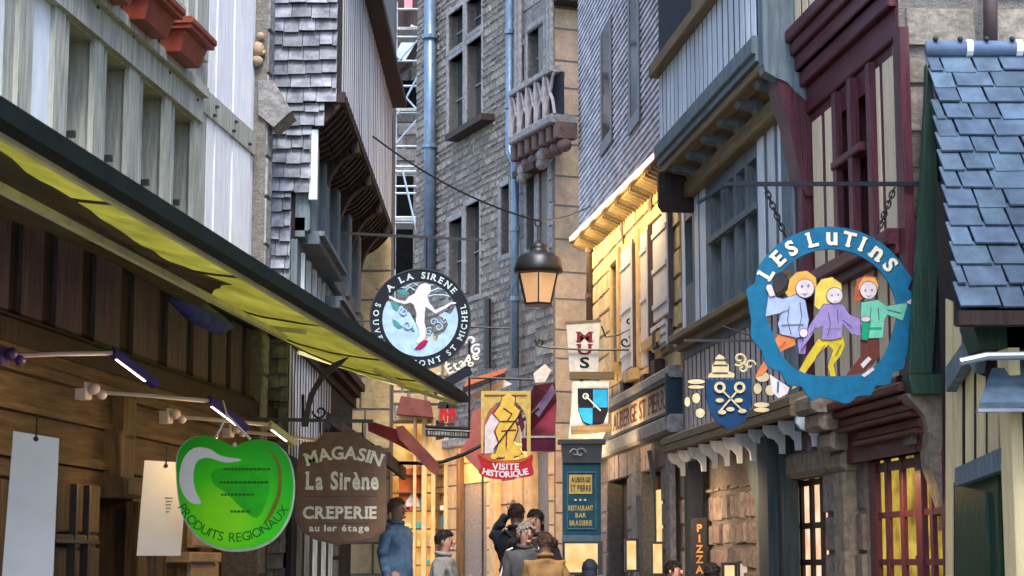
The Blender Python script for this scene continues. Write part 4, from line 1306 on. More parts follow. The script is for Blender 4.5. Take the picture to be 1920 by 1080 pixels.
# ================================================================ RUBBLE GABLE and slate lean-to shop (right edge)
fg = CF(11.98)
A = thing('rubble_gable_house', 'rough stone gable wall rising behind the blue slate roof', 'house', (4, 12.3, 0))
x0 = fg.S(1693, 300)
x9 = fg.S(1775, 950)
b = MB(fg); b.box(x0, 7.5, 2.35, 9.5, -.8, 0); b.box(x9, 7.5, -.2, 2.35, -.8, 0); b.build('wall', M['mortar'], A)
b = MB(fg); b.stones(x0, fg.S(1745, 300), 2.4, fg.Z(1700, 105), [], .004, ch=(.22, .32), bl=(.4, .6), gap=.008, rough=.004, relief=.015)
b.stones(x0, 7.4, fg.Z(1700, 105), 9.5, [], .004, ch=(.26, .45), bl=(.35, .7), gap=.03, rough=.05, relief=.04); b.build('stonework', M['rubble'], A)
b = MB(CF(11.7)); b.ppx([(1697, 738), (1766, 738), (1768, 950), (1756, 905), (1743, 872), (1739, 800), (1733, 778), (1715, 757)], -.25, .0); b.build('stone_corbel', M['corbel'], A)
pipe(CF(11.8), [(1857, -60, 0), (1857, 92, 0)], .045, M['brownpipe'], 'rusty brown pipe running down to the slate roof ridge')

fa = CF(10.6)
A = thing('slate_roofed_shop', 'small cream-boarded shop with blue slate roof at the right edge', 'shop', (3.2, 10.8, 0))
# roof plane: top edge at Y=11.75, bottom edge at Y=9.95
Yt, Yb = 11.75, 10.0
ft, fb = CF(Yt), CF(Yb)
TL = ft.P(1742, 108); BL = fb.P(1800, 578)
zt2, zb2 = TL.z, BL.z
xL = lambda t: TL.x + (BL.x - TL.x) * t
def RP(x, t, up=0):
    """t 0 at the ridge, 1 at the eave"""
    nrm = Vector((0, -(zt2 - zb2), Yt - Yb)).normalized()
    return Vector((x, Yt + (Yb - Yt) * t, zt2 + (zb2 - zt2) * t)) + nrm * up
XR = 6.5
b = MB(fa); b.face([RP(xL(0), 0), RP(xL(1), 1), RP(XR, 1), RP(XR, 0)]); b.face([RP(xL(0), 0, -.08), RP(XR, 0, -.08), RP(XR, 1, -.08), RP(xL(1), 1, -.08)]); b.build('roof_deck', M['slateback'], A)
b = MB(fa)
nrow = 14
for r in range(nrow):
    t0, t1_ = r / nrow, (r + 1) / nrow
    x = xL(t1_) - U(0, .15)
    while x < XR:
        w = U(.13, .25)
        a, c = max(x, xL(t1_) - .01), x + w
        x += w
        if c - a < .03: continue
        g = .007; lift = U(.016, .034); dt = U(-.004, .004); k1, k2 = U(-.006, .006), U(-.006, .006)
        V = [RP(a + g, t1_ + .01 + dt + k1 * .3, lift), RP(c - g, t1_ + .01 + dt + k2 * .3, lift + k2 * .3), RP(c - g + k1, t0 - .01, .006), RP(a + g, t0 - .01, .006)]
        T_ = [v + Vector((0, -.006, .009)) for v in V]
        b.solid(V + T_, [(4, 5, 6, 7), (0, 1, 5, 4), (1, 2, 6, 5), (3, 0, 4, 7)])
b.build('roof_slates', M['slateblue'], A)
b = MB(fa); b.tube([RP(xL(0) - .02, -.01, .05), RP(XR, -.01, .05)], .052, 12); b.build('ridge_pipe', mat('blue_zinc', (.20, .28, .42), (.15, .22, .34), rough=.4, metal=.2), A, True)
b = MB(fa)
for px in (1815, 1908): 
    P = RP(ft.S(px, 100), -.01, .05); b.tube([P - Vector((.02, 0, 0)), P + Vector((.02, 0, 0))], .058, 12)
b.each('ridge_clip', M['white'], A, 1)
b = MB(fa)
for px in (1750, 1796, 1845, 1893): P = RP(ft.S(px, 90), -.01, .12); b.ball(P, .018)
b.each('ridge_bolt', M['black'], A, 1)
b = MB(fa)
b.bar(RP(xL(1) - .02, 1.02, -.03), RP(XR, 1.02, -.03), .1, .075); b.build('eave_gutter', M['reddk'], A)
# green verge board and shadow gap behind it
b = MB(fa)
fv = CF(11.72)
b2 = MB(fv); b2.ppx([(1737, 120), (1746, 180), (1757, 300), (1762, 440), (1748, 700), (1703, 700), (1716, 520), (1728, 330), (1735, 190)], -.04, .03); b2.build('verge_board', M['green'], A)
b2 = MB(fv); b2.ppx([(1703, 701), (1766, 701), (1766, 738), (1712, 738)], -.1, .1); b2.build('verge_foot', M['green'], A)
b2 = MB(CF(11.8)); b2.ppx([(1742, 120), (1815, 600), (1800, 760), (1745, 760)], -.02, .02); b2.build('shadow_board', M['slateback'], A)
# boarded side wall facing the lane
w0, w1_ = F.S(1771, 900, .1), F.S(1884, 900, .1)
b = MB(F); b.poly([(w0, -.2), (w0, 3.9), (w1_, 3.05), (w1_, -.2)], -.3, .1)
b.build('side_wall', M['dkpost'], A)
b = MB(F)
for x0, x1, y0, y1 in ((1773, 1786, 560, 1100), (1788, 1802, 610, 905), (1810, 1824, 640, 890), (1831, 1846, 700, 880), (1852, 1872, 760, 865)):
    b.ppx([(x0, y0), (x1, y0 + 6), (x1, y1 - 8), (x0, y1)], .1, .107)
b.boxpx(1879, 1902, -.2, 2.75, .1, .16, py=950, ch=.006)
b.build('cream_board', M['creamyel'], A)
b = MB(F); b.ppx([(1772, 690), (1826, 612), (1836, 640), (1826, 700), (1812, 672), (1774, 735)], .13, .19)
b.ppx([(1790, 878), (1874, 840), (1874, 882), (1790, 912)], .1, .17); b.each('grey_beam', M['bluewood'], A, 1)
b = MB(F); b.ppx([(1790, 914), (1872, 884), (1872, 1120), (1790, 1120)], .1, .12); b.build('green_door', M['green'], A)
b = MB(F); b.boxpx(1846, 1850, -.2, 2.0, .12, .135, py=980); b.boxpx(1866, 1872, -.2, 2.0, .12, .14, py=980); b.build('door_rail', M['green'], A)
ff = CF(10.35)
b = MB(ff); b.box(ff.S(1898, 900), 6.5, -.2, 2.95, -.5, 0); b.build('front_wall', M['green'], A)
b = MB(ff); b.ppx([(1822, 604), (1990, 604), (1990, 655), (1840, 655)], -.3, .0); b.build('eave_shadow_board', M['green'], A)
b = MB(CF(10.0)); fz = CF(10.0); b.tube([fz.P(1800, 679, 0), fz.P(1850, 668, 0), fz.P(2100, 664, 0)], .022, 8); b.build('rail', M['steel'], A)
b = MB(fz); b.hexa([fz.P(1836, 765, .05), fz.P(2100, 762, .05), fz.P(2100, 752, .05), fz.P(1836, 755, .05), fz.P(1856, 712, -.25), fz.P(2100, 706, -.25), fz.P(2100, 688, -.25), fz.P(1860, 690, -.25)]); b.build('little_canopy', M['slateblue'], A)
b = MB(fz); b.ppx([(1834, 766), (2100, 764), (2100, 771), (1834, 772)], .02, .07); b.build('canopy_lip', M['steel'], A)

# ================================================================ LETTERING
_gl = {}
_lt = None
def glyph(ch, bold=0.012):
    k = (ch, bold)
    if k in _gl: return _gl[k]
    cu = bpy.data.curves.new("g", 'FONT'); cu.body = ch; cu.size = 1; cu.offset = bold; cu.resolution_u = 3; cu.fill_mode = 'FRONT'
    ob = bpy.data.objects.new("g", cu); col.objects.link(ob)
    dg = bpy.context.evaluated_depsgraph_get()
    me = bpy.data.meshes.new_from_object(ob.evaluated_get(dg))
    vs = [(v.co.x, v.co.y) for v in me.vertices]; fs = [tuple(p.vertices) for p in me.polygons]
    bpy.data.objects.remove(ob); bpy.data.curves.remove(cu); bpy.data.meshes.remove(me)
    x0 = min(v[0] for v in vs) if vs else 0; x1 = max(v[0] for v in vs) if vs else .3
    _gl[k] = (vs, fs, x0, x1)
    return _gl[k]
SER = dict(M='0011', A='00', R='00', G='', S='', I='i', N='0x', C='', E='0', P='0', L='0', T='t', U='u', H='0011', D='0', F='0', B='0', n='nn')
def put(b, ch, o, place, size, bold=.012, serif=False):
    """place(x,y)->(s,z) of the frame"""
    vs, fs, x0, x1 = glyph(ch, bold)
    cx_ = (x0 + x1) / 2
    P = [b.fr.pt(*place((x - cx_) * size, y * size), o) for x, y in vs]
    if fs: b.solid(P, fs)
    if serif and ch in SER:
        h, w = .7, x1 - x0; t = .085; r = .09
        bars = []
        c = SER[ch]
        L, Rr = x0 + .06, x1 - .06
        if c in ('0011', '00', 'nn'): bars += [(L, 0), (Rr, 0)]
        if c == '0011': bars += [(L, h - t), (Rr, h - t)]
        if c == '0': bars += [(L, 0), (L, h - t)]
        if c == '0x': bars += [(L, 0), (L, h - t), (Rr, h - t)]
        if c == 'i': bars += [((x0 + x1) / 2, 0), ((x0 + x1) / 2, h - t)]
        if c == 't': bars += [((x0 + x1) / 2, 0)]
        if c == 'u': bars += [(L, h - t), (Rr, h - t)]
        for x, y in bars:
            q = [(x - r - .03, y), (x + r + .03, y), (x + r + .03, y + t), (x - r - .03, y + t)]
            b.solid([b.fr.pt(*place((a - cx_) * size, d * size), o + .0006) for a, d in q], [(0, 1, 2, 3)])
    return (x1 - x0) * size
def line(b, txt, s, z, size, o, sp=.09, bold=.012, serif=False, width=None, ang=0, sx=1):
    """centred line of text; width squeezes it to fit"""
    ws = [((glyph(c, bold)[3] - glyph(c, bold)[2]) if c != ' ' else .28) for c in txt]
    tot = sum(ws) + sp * (len(txt) - 1)
    k = (width / (tot * size)) if width else sx
    x = -tot / 2
    ca, sa = math.cos(ang), math.sin(ang)
    for c, w in zip(txt, ws):
        if c != ' ':
            xc = (x + w / 2) * size * k
            put(b, c, o, lambda a, d, xc=xc: (s + (xc + a * k) * ca - d * sa, z + (xc + a * k) * sa + d * ca), size, bold, serif)
        x += w + sp
def arc(b, txt, cs, cz, r, size, o, a0, a1, bold=.012, serif=False, bottom=False):
    """letters spread evenly by width from angle a0 to a1 (degrees)"""
    ws = [((glyph(c, bold)[3] - glyph(c, bold)[2]) if c != ' ' else .35) + .1 for c in txt]
    tot = sum(ws); x = 0
    for c, w in zip(txt, ws):
        t = rad(a0 + (a1 - a0) * (x + w / 2) / tot); x += w
        if c == ' ': continue
        ct, st = math.cos(t), math.sin(t)
        if bottom: f = lambda a, d: (cs + (r - d) * ct - a * st, cz + (r - d) * st + a * ct)
        else: f = lambda a, d: (cs + (r + d) * ct + a * st, cz + (r + d) * st - a * ct)
        put(b, c, o, f, size, bold, serif)
def ringp(b, c, ro, ri, n, o0, o1):
    F = b.fr.pt; V, fs = [], []
    for i in range(n):
        t = 2 * math.pi * i / n
        R0, R1 = ro(t), ri(t)
        for r, o in ((R0, o0), (R0, o1), (R1, o1), (R1, o0)): V.append(F(c[0] + r * math.cos(t), c[1] + r * math.sin(t), o))
    for i in range(n):
        j = (i + 1) % n
        for k in range(4):
            l = (k + 1) % 4
            fs.append((i * 4 + k, i * 4 + l, j * 4 + l, j * 4 + k))
    b.solid(V, fs)
def disc(b, c, r, o0, o1, n=20, sx=1, sy=1):
    b.poly([(c[0] + r * sx * math.cos(2 * math.pi * i / n), c[1] + r * sy * math.sin(2 * math.pi * i / n)) for i in range(n)], o0, o1)
def scroll(b, c, r, turns, a0, o, th, dirn=1, n=26):
    pts = []
    for i in range(n):
        t = i / (n - 1); a = a0 + dirn * turns * 2 * math.pi * t
        rr = r * (1 - .85 * t); pts.append(b.fr.pt(c[0] + rr * math.cos(a), c[1] + rr * math.sin(a), o))
    b.tube(pts, th, 5)
def chain(b, P, Q, sag, n, r=.012, th=.003):
    for i in range(n):
        t = (i + .5) / n
        c = P.lerp(Q, t) - Vector((0, 0, sag * 4 * t * (1 - t)))
        t2 = t + .01; c2 = P.lerp(Q, t2) - Vector((0, 0, sag * 4 * t2 * (1 - t2)))
        d = (c2 - c).normalized(); x = d.cross(Vector((0, 1, 0))).normalized() if i % 2 else Vector((0, 1, 0))
        b.tube([c + d * r * 1.35 * math.cos(k * math.pi / 4) + x * r * .75 * math.sin(k * math.pi / 4) for k in range(8)], th, 4, closed=True)
def simple(name, c, **k):
    k.setdefault('bump', .12); k.setdefault('sc_', 14); k.setdefault('rough', .7); k.setdefault('dirt', .3); k.setdefault('dirtc', tuple(x * .45 for x in c))
    M[name] = mat(name, c, k.pop('c2', tuple(x * .72 for x in c)), **k)
for nm, c in (('sign_blue', (.0, .14, .28)), ('sign_cream', (.88, .84, .66)), ('shadow_ink', (.02, .03, .04)), ('smock_blue', (.38, .48, .72)), ('smock_lilac', (.32, .24, .52)),
              ('smock_mint', (.17, .58, .40)), ('belt_green', (.0, .35, .16)), ('tights_orange', (.72, .22, .06)), ('tights_yellow', (.66, .50, .03)), ('tights_brown', (.14, .03, .018)),
              ('skin_paint', (.74, .64, .66)), ('hair_orange', (.80, .40, .08)), ('hair_blond', (.80, .62, .10)), ('hair_red', (.45, .10, .04)), ('shield_blue', (.003, .05, .15)),
              ('crest_cream', (.78, .66, .38)), ('navy', (.004, .008, .02)), ('pale_sky', (.42, .62, .80)), ('teal_paint', (.05, .30, .32)), ('mermaid_pale', (.80, .76, .82)),
              ('crimson', (.35, .0, .10)), ('sign_brown', (.20, .115, .075)), ('apple_green', (.03, .36, .01)), ('apple_dark', (.0, .22, .02)), ('apple_light', (.05, .62, .0)),
              ('apple_rim', (.50, .66, .50)), ('apple_brown', (.20, .22, .01)), ('teal_board', (.01, .075, .11)), ('gold', (.62, .44, .12)), ('gold_lit', (.75, .50, .08)),
              ('ribbon_red', (.50, .015, .02)), ('bright_blue', (.02, .40, .80)), ('lutin_black', (.03, .03, .035)), ('paper', (.78, .76, .70)), ('dark_red_ink', (.20, .02, .04)), ('teal_light', (.08, .16, .22))):
    simple(nm, c)
M['apple_green'] = mat('glossy_apple_green', (.004, .34, .004), (.003, .24, .003), rough=.2, bump=0, sc_=3, coat=.25)

# ---- elves sign
f = CF(11.85)
T = thing('round_sign', 'large round blue ring sign with three dancing cut-out figures on chains', 'sign', f.P(1560, 585))
C0 = f.hit(1560, 588); px_ = (f.S(1660, 588) - f.S(1560, 588)) / 100
spk = [(0, 152), (4, 150), (12, 160), (18, 150), (24, 166), (30, 162), (45, 164), (90, 165), (135, 164), (150, 162), (158, 154), (164, 168), (172, 158), (185, 152), (196, 160), (208, 150), (218, 160), (228, 148), (238, 160), (246, 150), (255, 168), (262, 158),
       (270, 163), (278, 172), (286, 160), (294, 168), (300, 156), (308, 170), (315, 156), (322, 168), (329, 155), (336, 172), (342, 158), (348, 172), (353, 152), (360, 152)]
def ro(t):
    a = math.degrees(t) % 360
    for (a0, r0), (a1, r1) in zip(spk[:-1], spk[1:]):
        if a0 <= a <= a1: return (r0 + (r1 - r0) * (a - a0) / (a1 - a0)) * px_
    return 160 * px_
b = MB(f); ringp(b, C0, ro, lambda t: (122 + 4 * math.sin(t * 5) * (t > 3.3)) * px_, 120, -.012, .012); b.build('ring', M['sign_blue'], T)
def Z8(pts): return [(1380 + x / 3, 400 + y / 3) for x, y in pts]
def cut(parent, fr, pts, m, name, o0, o1, conv=Z8):
    b = MB(fr); b.ppx(conv(pts), o0, o1); return b.build(name, M[m], parent)
def blob(fr, cx_, cy_, rx_, ry_, n=14): return [(cx_ + rx_ * math.cos(2 * math.pi * i / n), cy_ + ry_ * math.sin(2 * math.pi * i / n)) for i in range(n)]
lut = [(148, 'L'), (133.5, 'E'), (121, 'S'), (103.6, 'L'), (89, 'u'), (76, 'T'), (65.5, 'I'), (52.8, 'n'), (39.7, 'S')]
for m_, oo, dx0 in (('shadow_ink', .0135, .006), ('sign_cream', .0155, 0)):
    b = MB(f)
    for a, ch in lut:
        t = rad(a); ct, st = math.cos(t), math.sin(t); r = 131 * px_; sz = (42 if ch in 'un' else 39) * px_ * (1.12 if ch in 'un' else 1)
        put(b, ch, oo, lambda x, y: (C0[0] + dx0 + (r + y) * ct + x * st, C0[1] - dx0 + (r + y) * st - x * ct), sz, .035, True)
    b.build('lettering', M[m_], T)
fig = [('tights_orange', 'tights', [(235, 680), (330, 690), (335, 740), (270, 770), (230, 800), (190, 860), (150, 910), (105, 925), (125, 880), (175, 800), (200, 740)], 0),
       ('smock_blue', 'smock', [(265, 480), (340, 455), (390, 490), (410, 600), (395, 690), (340, 700), (250, 680), (235, 620), (255, 560), (215, 570), (165, 580), (180, 470), (170, 400), (200, 395), (225, 470)], .006),
       ('smock_lilac', 'cloth', [(345, 700), (400, 690), (390, 790), (355, 790)], -.004),
       ('hair_orange', 'hair', [(290, 430), (300, 370), (340, 330), (400, 322), (450, 360), (455, 420), (400, 470), (330, 460), (300, 480), (275, 445)], .004),
       ('lutin_black', 'hat', [(205, 400), (215, 345), (260, 325), (295, 350), (285, 400), (250, 440), (225, 450)], .010),
       ('skin_paint', 'face', blob(f, 388, 422, 52, 54), .010), ('skin_paint', 'hand', blob(f, 380, 672, 24, 26), .012), ('skin_paint', 'hand', [(168, 420), (175, 400), (200, 400), (222, 462), (190, 470)], .012),
       ('hair_blond', 'hair', [(440, 520), (445, 420), (480, 370), (540, 358), (592, 395), (598, 440), (560, 500), (505, 515), (470, 545)], .006),
       ('tights_yellow', 'tights', [(460, 705), (600, 690), (615, 740), (590, 800), (550, 850), (570, 950), (540, 955), (515, 860), (545, 770), (520, 740), (470, 790), (410, 870), (340, 980), (312, 990), (345, 900), (400, 800), (440, 740)], .003),
       ('smock_lilac', 'smock', [(490, 510), (600, 510), (640, 570), (700, 590), (700, 690), (650, 680), (600, 620), (595, 700), (540, 712), (480, 710), (488, 630), (450, 650), (410, 710), (365, 770), (385, 690), (420, 620), (460, 560)], .009),
       ('skin_paint', 'face', blob(f, 555, 462, 46, 46), .013),
       ('hair_red', 'hair', [(655, 490), (680, 370), (730, 348), (790, 360), (806, 420), (770, 470), (715, 480), (680, 500)], .004),
       ('hair_orange', 'fringe', [(690, 400), (720, 360), (780, 362), (800, 400), (795, 425), (690, 430)], .008),
       ('tights_brown', 'tights', [(700, 705), (800, 700), (808, 800), (770, 850), (720, 890), (670, 945), (610, 930), (650, 870), (700, 810)], .002),
       ('smock_mint', 'smock', [(705, 500), (800, 485), (850, 520), (970, 500), (938, 605), (850, 570), (835, 600), (828, 700), (710, 705), (700, 600)], .007),
       ('belt_green', 'sash', [(710, 610), (755, 615), (740, 715), (705, 710)], .012), ('belt_green', 'belt', [(750, 640), (820, 640), (820, 650), (750, 652)], .010),
       ('skin_paint', 'face', blob(f, 745, 432, 48, 50), .011), ('skin_paint', 'hand', [(955, 500), (1000, 470), (1038, 476), (1030, 505), (985, 515)], .012), ('skin_paint', 'hand', blob(f, 730, 595, 28, 16), .013),
       ('skin_paint', 'shoe', [(700, 850), (745, 805), (762, 820), (715, 872)], .008), ('skin_paint', 'shoe', [(705, 910), (770, 865), (780, 880), (722, 922)], .008),
       ('skin_paint', 'figure', [(190, 905), (240, 940), (300, 980), (290, 1015), (240, 1040), (200, 1000)], .014), ('sign_blue', 'figure_stripe', [(232, 945), (244, 948), (240, 1010), (230, 1008)], .017)]
for m_, nm, pts, oo in fig: cut(T, f, pts, m_, nm, oo, oo + .008)
b = MB(f)
for m_, nm, pts, oo in fig:
    if nm in ('smock', 'face', 'hair', 'tights', 'hand', 'sash'):
        q_ = [f.P(x, y, oo + .0075) for x, y in Z8(pts)]
        b.tube(q_, .0022, 4, closed=True)
for p_ in ([(300, 520), (290, 600), (310, 680)], [(360, 500), (370, 580), (350, 660)], [(250, 560), (300, 540)], [(520, 560), (530, 620), (515, 690)], [(570, 540), (575, 620)], [(600, 600), (650, 640)], [(450, 640), (420, 680)], [(760, 530), (750, 620)], [(800, 530), (805, 600)], [(850, 540), (930, 560)], [(500, 740), (450, 810)], [(590, 740), (560, 800)], [(740, 740), (720, 820)], [(280, 720), (240, 760)]):
    b.tube([f.P(x, y, .0185) for x, y in Z8(p_)], .0020, 4)
b.build('painted_outline', mat('outline_ink', (.10, .09, .14), bump=0), T)
b = MB(f)
for x, y, w, h in ((372, 408, 7, 7), (408, 404, 7, 7), (540, 462, 6, 6), (575, 458, 6, 6), (728, 432, 6, 6), (765, 430, 6, 6)): b.ppx(Z8(blob(f, x, y, w, h, 8)), .019, .0225)
for x, y in ((388, 450), (560, 492), (748, 462)): b.ppx(Z8([(x - 16, y - 3), (x, y + 4), (x + 16, y - 5), (x, y + 9)]), .019, .0222)
for x0, x1, y in ((500, 590, 648), (255, 380, 625)): b.ppx(Z8([(x0, y), (x1, y - 4), (x1, y + 2), (x0, y + 6)]), .0175, .0185)
b.build('painted_line', mat('face_ink', (.25, .25, .4), bump=0), T)
T2 = thing('sign_bracket', 'long straight dark iron bar holding the round elf sign', 'bracket', f.P(1732, 345))
b = MB(f); b.bar(f.P(1362, 345), f.P(1740, 345), .02, .026); b.build('bar', M['navy'], T2)
b = MB(f); b.bar(f.P(1362, 345), f.P(1362, 345) + Vector((-.09, .9, .05)), .016, .02); b.build('stay', M['teal_board'], T2)
for a, c in (((1434, 350), (1472, 442)), ((1678, 350), (1645, 436))):
    b = MB(f); chain(b, f.P(*a), f.P(*c), 0, 9, .022, .005); b.build('chain', M['black'], T)

# ---- crossed keys shield
f = CF(14.0)
T = thing('shield_sign', 'small dark blue shield sign with crossed keys, cream crown and scrolls', 'sign', f.P(1368, 740))
def Z7(pts): return [(1260 + x / 4.5, 640 + y / 4.5) for x, y in pts]
cut(T, f, [(290, 320), (480, 326), (540, 318), (665, 310), (672, 400), (662, 560), (620, 670), (500, 745), (370, 680), (322, 600), (290, 480)], 'shield_blue', 'shield', -.012, .012, Z7)
cut(T, f, [(300, 305), (318, 270), (340, 262), (338, 200), (360, 180), (372, 130), (400, 108), (440, 130), (452, 180), (480, 200), (478, 250), (530, 275), (520, 305)], 'crest_cream', 'crown', -.008, .010, Z7)
b = MB(f)
for y in (262, 196, 152): b.ppx(Z7([(345, y), (470, y), (470, y + 9), (345, y + 9)]), .010, .014)
b.build('crown_band', M['lutin_black'], T)
for cx_, cy_, rx_, ry_ in ((205, 340, 74, 20), (205, 385, 70, 16), (130, 510, 24, 42), (205, 480, 34, 44), (238, 605, 40, 40), (765, 300, 58, 42), (722, 400, 34, 46), (832, 412, 44, 46), (755, 535, 66, 22), (755, 578, 68, 20)):
    cut(T, f, blob(f, cx_, cy_, rx_ + 7, ry_ + 7), 'lutin_black', 'scroll_edge', -.008, .004, Z7)
    cut(T, f, blob(f, cx_, cy_, rx_, ry_), 'crest_cream', 'scroll', .004, .012, Z7)
for a in ([(110, 520), (280, 380), (300, 700), (370, 690), (300, 760), (130, 780)], [(690, 480), (800, 440), (800, 520), (700, 520)]):
    pass
b = MB(f)
for (x0, y0), (x1, y1) in (((405, 395), (610, 600)), ((572, 395), (395, 600))):
    b.bar(f.P(*Z7([(x0 + (x1 - x0) * .15, y0 + (y1 - y0) * .15)])[0], .02), f.P(*Z7([(x1, y1)])[0], .02), .012, .012)
    ringp(b, f.hit(*Z7([(x0 - 4, y0 - 4)])[0]), lambda t: .042, lambda t: .022, 18, .012, .026)
for x, y in ((420, 600), (590, 590), (400, 500), (560, 500), (490, 575)): disc(b, f.hit(*Z7([(x, y)])[0]), .024, .012, .024, 8, 1.3, .7)
b.build('crossed_keys', M['crest_cream'], T)
b = MB(f); c = f.hit(*Z7([(570, 150)])[0]); scroll(b, c, .055, 1.3, 4, 0, .010); scroll(b, (c[0] + .02, c[1] - .07), .04, 1.1, 2, 0, .009, -1)
c = f.hit(*Z7([(660, 200)])[0]); scroll(b, c, .04, 1, 0, 0, .008); b.build('iron_scroll', M['crest_cream'], T)
T2 = thing('sign_bracket', 'short dark iron bar holding the crossed keys shield', 'bracket', f.P(1500, 638))
b = MB(f); b.bar(f.P(1282, 638), f.P(1510, 640), .014, .018); b.build('bar', M['black'], T2)
b = MB(f); b.tube([f.P(1352, 640), f.P(1352, 668)], .006, 5); b.build('hanger', M['black'], T2)
b = MB(f); b.tube([f.P(1386, 640), f.P(1386, 668)], .006, 5); b.build('hanger', M['black'], T2)
b = MB(f); b.tube([f.P(1355, 612), f.P(1440, 640)], .006, 5); b.build('stay', M['black'], T2)

# ---- mermaid sign
f = CF(17.4)
T = thing('round_sign', 'round navy sign with a white mermaid over pale blue waves', 'sign', f.P(789, 598))
def Zm(pts): return [(680 + x / 4.5, 480 + y / 4.5) for x, y in pts]
C0 = f.hit(788, 598); px_ = (f.S(888, 598) - f.S(788, 598)) / 100
b = MB(f); ringp(b, C0, lambda t: 93 * px_, lambda t: 71 * px_, 64, -.012, .012); b.build('ring', M['navy'], T)
b = MB(f); ringp(b, C0, lambda t: 95.5 * px_, lambda t: 93 * px_, 64, -.016, .018); b.build('iron_rim', M['black'], T)
pts = []
cz = (485, 530)
for i in range(26):
    a = rad(152 + (360 - 152 + 20) * i / 25); pts.append((cz[0] + 322 * math.cos(a), cz[1] - 322 * math.sin(a)))
pts += [(740, 490), (690, 470), (640, 500), (700, 530), (720, 580), (690, 640), (640, 670), (620, 720), (590, 700), (600, 640), (540, 700), (515, 700), (500, 600), (440, 560), (400, 480), (360, 460), (330, 420), (280, 440), (250, 400)]
cut(T, f, pts, 'pale_sky', 'waves', -.006, .006, Zm)
body = [(218, 335), (240, 340), (300, 370), (360, 380), (385, 345), (440, 315), (468, 262), (490, 240), (530, 226), (572, 246), (574, 300), (545, 340), (560, 390), (610, 455), (690, 420), (745, 388), (788, 392), (788, 402), (745, 408), (700, 440), (615, 485), (560, 445), (530, 425), (522, 500), (520, 560), (540, 640), (520, 700), (470, 740), (455, 715), (480, 680), (475, 620), (450, 560), (455, 480), (430, 410), (400, 390), (360, 405), (300, 392), (230, 358)]
cut(T, f, body, 'mermaid_pale', 'mermaid', .006, .014, Zm)
cut(T, f, [(436, 785), (470, 745), (530, 705), (552, 716), (530, 755), (490, 785)], 'crimson', 'tail_fin', .006, .015, Zm)
b = MB(f)
for p in ([(470, 250), (420, 225), (360, 270), (310, 262)], [(560, 250), (640, 240), (700, 262), (750, 300)], [(570, 300), (640, 275), (720, 290)], [(545, 345), (600, 330), (680, 330), (740, 345)], [(440, 290), (400, 262), (350, 300)]):
    b.tube([f.P(*q, .0) for q in Zm(p)], .008, 5)
b.build('hair_strands', M['pale_sky'], T)
for p in ([(232, 380), (275, 385), (310, 430), (290, 465), (255, 440)], [(250, 530), (290, 550), (340, 600), (300, 610), (262, 580)], [(400, 600), (430, 610), (440, 632), (412, 632)], [(290, 290), (350, 280), (400, 320), (340, 330)]):
    cut(T, f, p, 'teal_paint', 'painted_curl', .006, .012, Zm)
b = MB(f)
for c, r, a, d in (((600, 560), 34, 0, 1), ((640, 600), 40, 2, -1), ((560, 640), 36, 1, 1), ((350, 470), 40, 2, 1), ((380, 580), 44, 0, -1), ((690, 540), 30, 3, 1)):
    q = f.hit(*Zm([c])[0]); scroll(b, q, r / 4.5 * px_, 1.2, a, .014, .006, d)
b.build('wave_curls', M['pale_sky'], T)
b = MB(f)
arc(b, 'A LA SIRENE', *C0, 76.5 * px_, 17 * px_, .0135, 141, 36, .03, True)
arc(b, 'SOUVENIRS', *C0, 88.5 * px_, 15 * px_, .0135, 158, 243, .02, True, True)
arc(b, 'MONT ST MICHEL', *C0, 88.5 * px_, 15 * px_, .0135, 256, 380, .02, True, True)
b.build('lettering', mat('mint_white', (.62, .76, .78), bump=0), T)
b = MB(f); s, z = f.hit(852, 697); line(b, '1er Étage', s, z, .13, .02, bold=.015, ang=rad(28)); b.build('small_lettering', M['sign_cream'], T)
b = MB(f); b.ppx([(806, 726), (878, 684), (886, 700), (816, 742)], -.004, .012); b.build('lower_plate', M['navy'], T)
b = MB(f); c = f.hit(893, 657); scroll(b, c, .055, 1.3, 1, 0, .012); c = f.hit(884, 640); scroll(b, c, .05, .8, 3.5, 0, .014, -1); b.tube([f.P(880, 665, 0), f.P(866, 690, 0), f.P(836, 712, 0)], .012, 5); b.build('white_scroll', M['mermaid_pale'], T)
T2 = thing('sign_bracket', 'dark iron bar above the mermaid sign', 'bracket', f.P(682, 440))
b = MB(f); b.bar(f.P(640, 437, -.1), f.P(905, 450), .02, .024); b.build('bar', M['black'], T2)
for x in (800, 740):
    b = MB(f); b.tube([f.P(x, 445), f.P(x, 505)], .007, 5); b.build('hanger', M['black'], T2)
for a, c in (((668, 601), (697, 602)), ((880, 613), (958, 616)), ((705, 540), (716, 548)), ((868, 552), (880, 548))):
    b = MB(f); b.tube([f.P(*a), f.P(*c)], .008, 5); b.build('iron_rod', M['black'], T)

